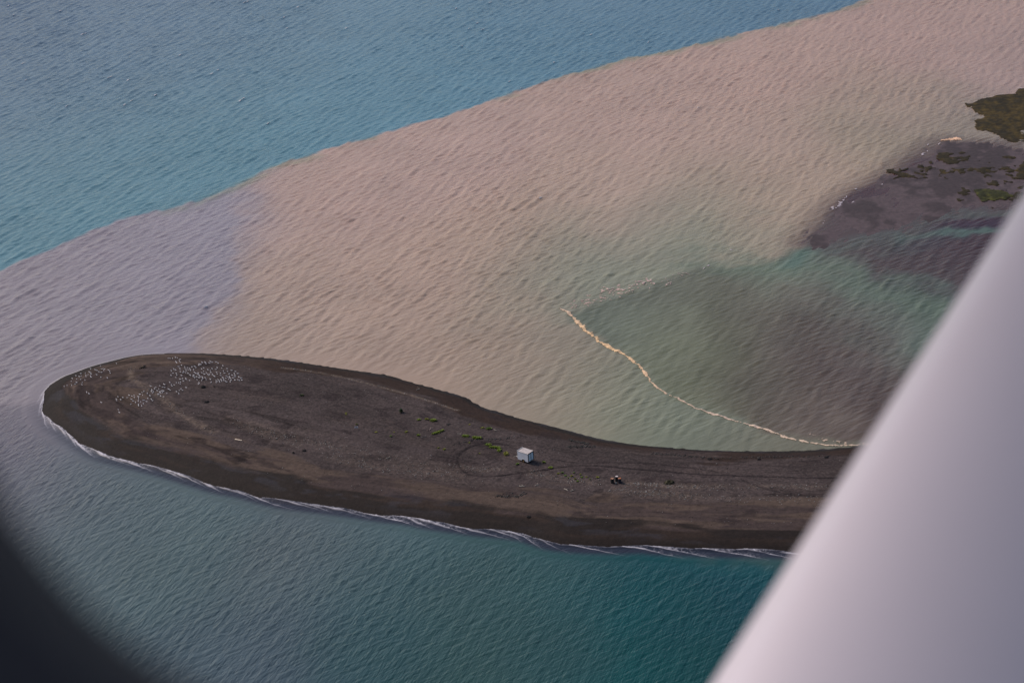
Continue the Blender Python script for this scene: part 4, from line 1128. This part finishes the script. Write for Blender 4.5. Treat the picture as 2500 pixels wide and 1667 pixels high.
TIPG = [(132, 455), (166, 443), (220, 440), (262, 427), (344, 432), (348, 407), (280, 409), (216, 394), (228, 358), (282, 364), (328, 370), (272, 327), (313, 340), (337, 327), (330, 299), (384, 294), (392, 322), (392, 337), (418, 315), (430, 279), (446, 290), (453, 310), (447, 331), (452, 341), (447, 239), (503, 257), (524, 262), (547, 279), (577, 285), (519, 313), (565, 205), (582, 243), (612, 246), (606, 262), (660, 256), (675, 274), (681, 293), (571, 344), (648, 352), (757, 180), (380, 376)]
LONE = [(400, 525), (428, 540), (573, 645), (778, 730), (790, 764)]
MIDG = [(775, 580), (756, 603), (758, 620), (807, 610), (833, 585), (884, 590), (908, 560), (940, 568), (968, 560), (972, 587), (936, 607), (955, 627), (985, 645), (930, 665), (1018, 575), (1022, 592), (1022, 611), (1018, 630), (1045, 637), (1080, 620), (1116, 634), (1080, 662), (1021, 670), (1022, 686), (1058, 685), (1040, 545), (1033, 552), (1063, 525), (1086, 516), (1070, 560), (1126, 537), (1157, 565), (1131, 597), (1174, 604), (1187, 624), (1285, 569), (1320, 577), (1255, 549), (1262, 540), (1180, 495), (1175, 512), (1200, 517), (1188, 529), (1245, 507), (1213, 484), (1226, 467), (1165, 448), (1275, 445), (1263, 484), (1308, 460), (1332, 465), (1322, 428), (1332, 434), (1305, 500), (1318, 508), (1310, 525), (1273, 520), (1285, 530), (1292, 510), (1360, 535), (1380, 485), (1398, 500), (1476, 515), (1508, 503), (1530, 484), (1547, 498), (1502, 539), (1590, 470), (1415, 432), (1420, 446), (1447, 437), (1393, 405)]
DENS = [(1473, 408), (1502, 410), (1520, 422), (1522, 400), (1518, 368), (1556, 387), (1547, 358), (1592, 372), (1586, 358), (1630, 382), (1467, 346), (1410, 322), (1413, 270), (1432, 295), (1445, 252), (1440, 243), (1463, 256), (1472, 297), (1480, 320), (1535, 326), (1552, 290), (1562, 280), (1520, 280), (1518, 252), (1514, 238), (1500, 215), (1535, 203), (1578, 242), (1590, 250), (1575, 222), (1605, 228), (1630, 235), (1637, 246), (1615, 255), (1590, 268), (1583, 287), (1613, 297), (1642, 262), (1660, 222), (1692, 212), (1705, 228), (1680, 255), (1688, 282), (1702, 296), (1735, 293), (1748, 188), (1742, 202), (1763, 192), (1782, 168), (1818, 165), (1826, 180), (1868, 173), (1880, 155), (1902, 168), (1947, 162), (1973, 180), (2030, 210), (2017, 237), (1962, 232), (1945, 250), (1900, 240), (1880, 265), (1850, 254), (1775, 245), (1800, 232), (1800, 275), (1778, 290), (1808, 307), (1832, 290), (1885, 285), (1955, 286), (1962, 305), (2002, 300), (2003, 322), (2036, 268), (2048, 297), (2086, 275), (2133, 264), (2080, 240), (2180, 275), (2208, 300), (2168, 305), (2105, 308), (2110, 330), (2140, 320), (2175, 322), (2173, 340), (2220, 343), (2245, 353), (2255, 380), (2210, 373), (2227, 381), (2173, 380), (2130, 375), (2150, 352), (2118, 357), (2105, 346), (2085, 345), (2070, 330), (2065, 358), (2040, 365), (2028, 352), (2100, 368), (2122, 382), (2117, 398), (2072, 402), (2060, 390), (2040, 382), (2010, 378), (2015, 390), (1990, 400), (1985, 385), (1962, 393), (1948, 386), (1972, 370), (1950, 405), (1890, 403), (1880, 368), (1830, 370), (1820, 352), (1785, 345), (1790, 365), (1778, 385), (1762, 340), (1745, 352), (1748, 325), (1735, 312), (1722, 300), (1718, 340), (1690, 340), (1675, 335), (1695, 355), (1720, 372), (1635, 315), (1644, 325), (1680, 320), (1745, 412), (1737, 427), (1850, 310), (1862, 321), (1872, 310), (1920, 325), (1932, 335), (1905, 315)]
TOPG = [(1397, 118), (1427, 118), (1462, 105), (1485, 112), (1518, 130), (1510, 150), (1520, 165), (1470, 160), (1477, 172), (1376, 118)]
rg = random.Random(4)
def gull(q, label, group):
    x, y, z = on_spit(130 + q[0] / 4.9, 850 + q[1] / 4.9 + 1.5)
    o = bpy.data.objects.new('gull', rg.choice(gms)); COL.objects.link(o)
    o.location = (x, y, z - .01); s = rg.uniform(.70, 1.05); o.scale = (s, s, s)
    o.rotation_euler = (0, 0, R(125) + rg.gauss(0, .35)); tag(o, label, 'gull', group)
for q in TIPG: gull(q, 'white gull among those scattered on the dark wet sand at the tip', 'gulls at the tip')
for q in MIDG: gull(q, 'white gull in the middle flock below the dense flock', 'gulls of the middle flock')
for q in DENS: gull(q, 'white gull in the dense flock resting right of the dark log pile', 'gulls of the dense flock')
for q in TOPG: gull(q, 'white gull in the small group above the dense flock by the far beach', 'gulls by the far beach')
for q, lb in zip(LONE, ['lone white gull at the edge of the brown hump, left of a pair', 'lone white gull at the edge of the brown hump, right of a pair', 'single white gull on bare dark sand below the brown hump',
                        'upper of two white gulls standing apart below the middle flock', 'lower of two white gulls standing apart below the middle flock']):
    gull(q, lb, 'gulls standing apart')

# ------------------------------------------------------------------ pale and dark stones on the shingle
def stones():
    rs = np.random.RandomState(23)
    base = np.array([(1, 0, 0), (0, 1, 0), (-1, 0, 0), (0, -1, 0), (0, 0, 1), (0, 0, -.6)], float)
    tri = np.array([(0, 1, 4), (1, 2, 4), (2, 3, 4), (3, 0, 4), (1, 0, 5), (2, 1, 5), (3, 2, 5), (0, 3, 5)])
    pts = []
    for L, wd, st, n_ in pl_w:
        Lr, t = resample(L, .1)
        i = rs.randint(0, len(Lr), int(n_ * .6))
        p = Lr[i] + rs.randn(len(i), 2) * wd * .6
        pts.append((p, rs.uniform(.05, .13, len(p)), .85))
    lo = spit_poly.min(0); 
    p = np.stack([rs.uniform(lo[0], 120, 9000), rs.uniform(lo[1], spit_poly[:, 1].max(), 9000)], 1)
    s_ = sdist(p, spit_poly); p = p[s_ > 7]
    pts.append((p, rs.uniform(.04, .10, len(p)), .35))
    for ln_ in (r3((890, 580), (960, 600), (1100, 625)), r3((880, 665), (1000, 655), (1160, 665)), r4((300, 525), (550, 545), (740, 560)), r4((800, 560), (1300, 556), (1800, 545)), r2((1700, 790), (1900, 745), (2200, 740)), r3((400, 1190), (300, 1230), (60, 1225))):
        Lr, t = resample(spit_line(ln_), .1); i = rs.randint(0, len(Lr), 70)
        pts.append((Lr[i] + rs.randn(70, 2) * .25, rs.uniform(.08, .2, 70), 0.0))
    V_, F_, C_ = [], [], []
    n = 0
    for p, sz, pale in pts:
        ok = sdist(p, spit_poly) > 1.0; p = p[ok]; sz = sz[ok]
        z = F_H(p)
        for (x, y), zz, s in zip(p, z, sz):
            a = rs.uniform(0, 6.28); ca, sa = math.cos(a), math.sin(a); el = rs.uniform(1, 2.0)
            b = base * (s * el, s, s * .7) * rs.uniform(.8, 1.2, (6, 1))
            V_.append(np.column_stack([x + b[:, 0] * ca - b[:, 1] * sa, y + b[:, 0] * sa + b[:, 1] * ca, zz + .02 + b[:, 2]]))
            F_.append(tri + n); n += 6
            g = rs.uniform(.10, .34) if rs.rand() < pale else rs.uniform(.015, .09)
            C_.append(np.tile((g, g * .95, g * .92), (6, 1)))
    me = np_mesh('pebbles', np.vstack(V_), np.vstack(F_), False); attr_col(me, 'Col', np.vstack(C_))
    tag(link('pebbles', me, vcol_mat('pebble', .85, .2, 5)), 'pale and dark pebbles and shells strewn over the shingle', 'pebbles', kind='stuff')
stones()

# ------------------------------------------------------------------ the aircraft the view is taken from
def CW(u_, v_, d):
    return Vector(tuple(CAM + FW * d + RT * u_ + UP * v_))
def pixd(px, py, d):
    return CW((px - 1250) / FPX * d, (833.5 - py) / FPX * d, d)
M_STRUT = simple('strut_white_paint', (.70, .655, .75), .30, .05, 3)
M_PANEL = simple('cabin_trim', (.042, .038, .050), .7, .2, 40)  # dark colour stands in for the shade inside the unbuilt cabin
M_SEAL = simple('window_seal_rubber', (.004, .004, .006), .8, .3)
ac = empty('aircraft', tuple(CAM + FW * .6 + UP * -.4))
tag(ac, 'light aircraft carrying the camera: blurred white wing strut and dark window edge', 'aircraft')
bpy.context.view_layer.update()
def adopt(o):
    o.parent = ac; o.matrix_parent_inverse = Matrix.Translation(-ac.location)
# strut: streamlined section swept along a straight axis
d0, d1_ = 1.10, 1.36
e0 = pixd(1756, 1667, d0); e1 = pixd(2512, 478, d1_)
axs = (e1 - e0).normalized()
side = (Vector(tuple(RT)) - axs * Vector(tuple(RT)).dot(axs)).normalized()     # across the strut, to the right
outn = axs.cross(side).normalized()
if outn.dot(Vector(tuple(FW))) > 0: outn = -outn                               # towards the camera
CH_, TH_, TW = .30, .155, R(6)
bm = bmesh.new(); rings = []
ns = 48
for f in (-1.6, -.9, -.4, 0, .25, .5, .75, 1.0, 1.4, 2.0, 3.0):
    c0 = e0 + (e1 - e0) * f
    ring = []
    for k in range(ns):
        a = 2 * math.pi * k / ns
        cx = -math.cos(a) * CH_ / 2; cy = math.sin(a) * TH_ / 2 * (1 - .35 * ((cx / CH_) + .5))   # blunt leading edge at left
        X_ = cx * math.cos(TW) + cy * math.sin(TW); Y_ = -cx * math.sin(TW) + cy * math.cos(TW)
        ring.append((X_, Y_))
    xm = min(q[0] for q in ring)
    rings.append([bm.verts.new(c0 + side * (q[0] - xm) + outn * q[1]) for q in ring])
for A_, B_ in zip(rings[:-1], rings[1:]):
    for k in range(ns):
        fc = bm.faces.new((A_[k], A_[(k + 1) % ns], B_[(k + 1) % ns], B_[k])); fc.smooth = True
bm.faces.new(rings[0][::-1]); bm.faces.new(rings[-1])
bmesh.ops.recalc_face_normals(bm, faces=bm.faces)
me = bpy.data.meshes.new('wing_strut'); bm.to_mesh(me); bm.free()
st = link('wing_strut', me, M_STRUT); adopt(st); st['label'] = 'white painted wing strut crossing the lower right'
# the high wing overhead that the strut carries: it shades strut and cabin
wd_ = Vector((1.0, 0.16, 0.0)).normalized()
wl = Vector((-wd_.y, wd_.x, 0.0))
wc_ = Vector((0.25, 0.0, ALT + .62))
bm = bmesh.new(); rings = []
for f in (-.9, 0.0, 1.5, 3.0, 4.6):
    ring = []
    for k in range(28):
        a = 2 * math.pi * k / 28
        cx = -math.cos(a) * .8; cy = math.sin(a) * .11 * (1 - .5 * (cx / 1.6 + .5))
        ring.append(bm.verts.new(wc_ + wl * f + wd_ * cx + Vector((0, 0, cy + .03 * f))))
    rings.append(ring)
for A_, B_ in zip(rings[:-1], rings[1:]):
    for k in range(28):
        fc = bm.faces.new((A_[k], A_[(k + 1) % 28], B_[(k + 1) % 28], B_[k])); fc.smooth = True
bm.faces.new(rings[0][::-1]); bm.faces.new(rings[-1])
bmesh.ops.recalc_face_normals(bm, faces=bm.faces)
me = bpy.data.meshes.new('wing'); bm.to_mesh(me); bm.free()
adopt(link('wing', me, M_STRUT))
# window: rounded opening in a dark frame, its lower left corner in view
DW = .32
def circ(p, q, r_):
    ax_, ay_, bx_, by_, cx_, cy_ = *p, *q, *r_
    d = 2 * (ax_ * (by_ - cy_) + bx_ * (cy_ - ay_) + cx_ * (ay_ - by_))
    ux = ((ax_ ** 2 + ay_ ** 2) * (by_ - cy_) + (bx_ ** 2 + by_ ** 2) * (cy_ - ay_) + (cx_ ** 2 + cy_ ** 2) * (ay_ - by_)) / d
    uy = ((ax_ ** 2 + ay_ ** 2) * (cx_ - bx_) + (bx_ ** 2 + by_ ** 2) * (ax_ - cx_) + (cx_ ** 2 + cy_ ** 2) * (bx_ - ax_)) / d
    return ux, uy, math.hypot(ax_ - ux, ay_ - uy)
cxp, cyp, rp = circ((-62, 1325), (128, 1553), (382, 1748))
print('window circle', cxp, cyp, rp)
k_ = DW / FPX
rc = rp * k_; cu = (cxp - 1250) * k_; cv = (833.5 - cyp) * k_
u0, v0 = cu - rc, cv - rc; u1, v1 = u0 + .62, v0 + .46
def rrect(u0, v0, u1, v1, r_, n=14):
    pts = []
    for (cx_, cy_, a0) in ((u0 + r_, v0 + r_, 180), (u1 - r_, v0 + r_, 270), (u1 - r_, v1 - r_, 0), (u0 + r_, v1 - r_, 90)):
        for k in range(n + 1):
            a = R(a0 + 90 * k / n); pts.append((cx_ + r_ * math.cos(a), cy_ + r_ * math.sin(a)))
    return pts
inn = rrect(u0, v0, u1, v1, rc); wdt = .10
out = rrect(u0 - wdt, v0 - wdt, u1 + wdt, v1 + wdt, rc + wdt * .6)
bm = bmesh.new(); lay = []
for pts, d in ((inn, DW - .004), (out, DW - .02), (out, DW + .03), (inn, DW + .03)):
    lay.append([bm.verts.new(CW(a, b, d)) for a, b in pts])
lay.append(lay[0]); n = len(inn)
for A_, B_ in zip(lay[:-1], lay[1:]):
    for k in range(n):
        bm.faces.new((A_[k], A_[(k + 1) % n], B_[(k + 1) % n], B_[k]))
bmesh.ops.recalc_face_normals(bm, faces=bm.faces)
me = bpy.data.meshes.new('window_frame'); bm.to_mesh(me); bm.free()
wf = link('window_frame', me, M_PANEL); adopt(wf); wf['label'] = 'dark cabin window frame in the lower left corner'
sm = rrect(u0 - .002, v0 - .002, u1 + .002, v1 + .002, rc + .002)
sm.append(sm[0])
tb = MB().tube([CW(a, b, DW - .006) for a, b in sm], .0085, 10, cap=False)
so = tb.build('window_seal', M_SEAL, None, True)
so.parent = wf; so.matrix_parent_inverse = (Matrix.Translation(-ac.location))
bpy.context.view_layer.update()
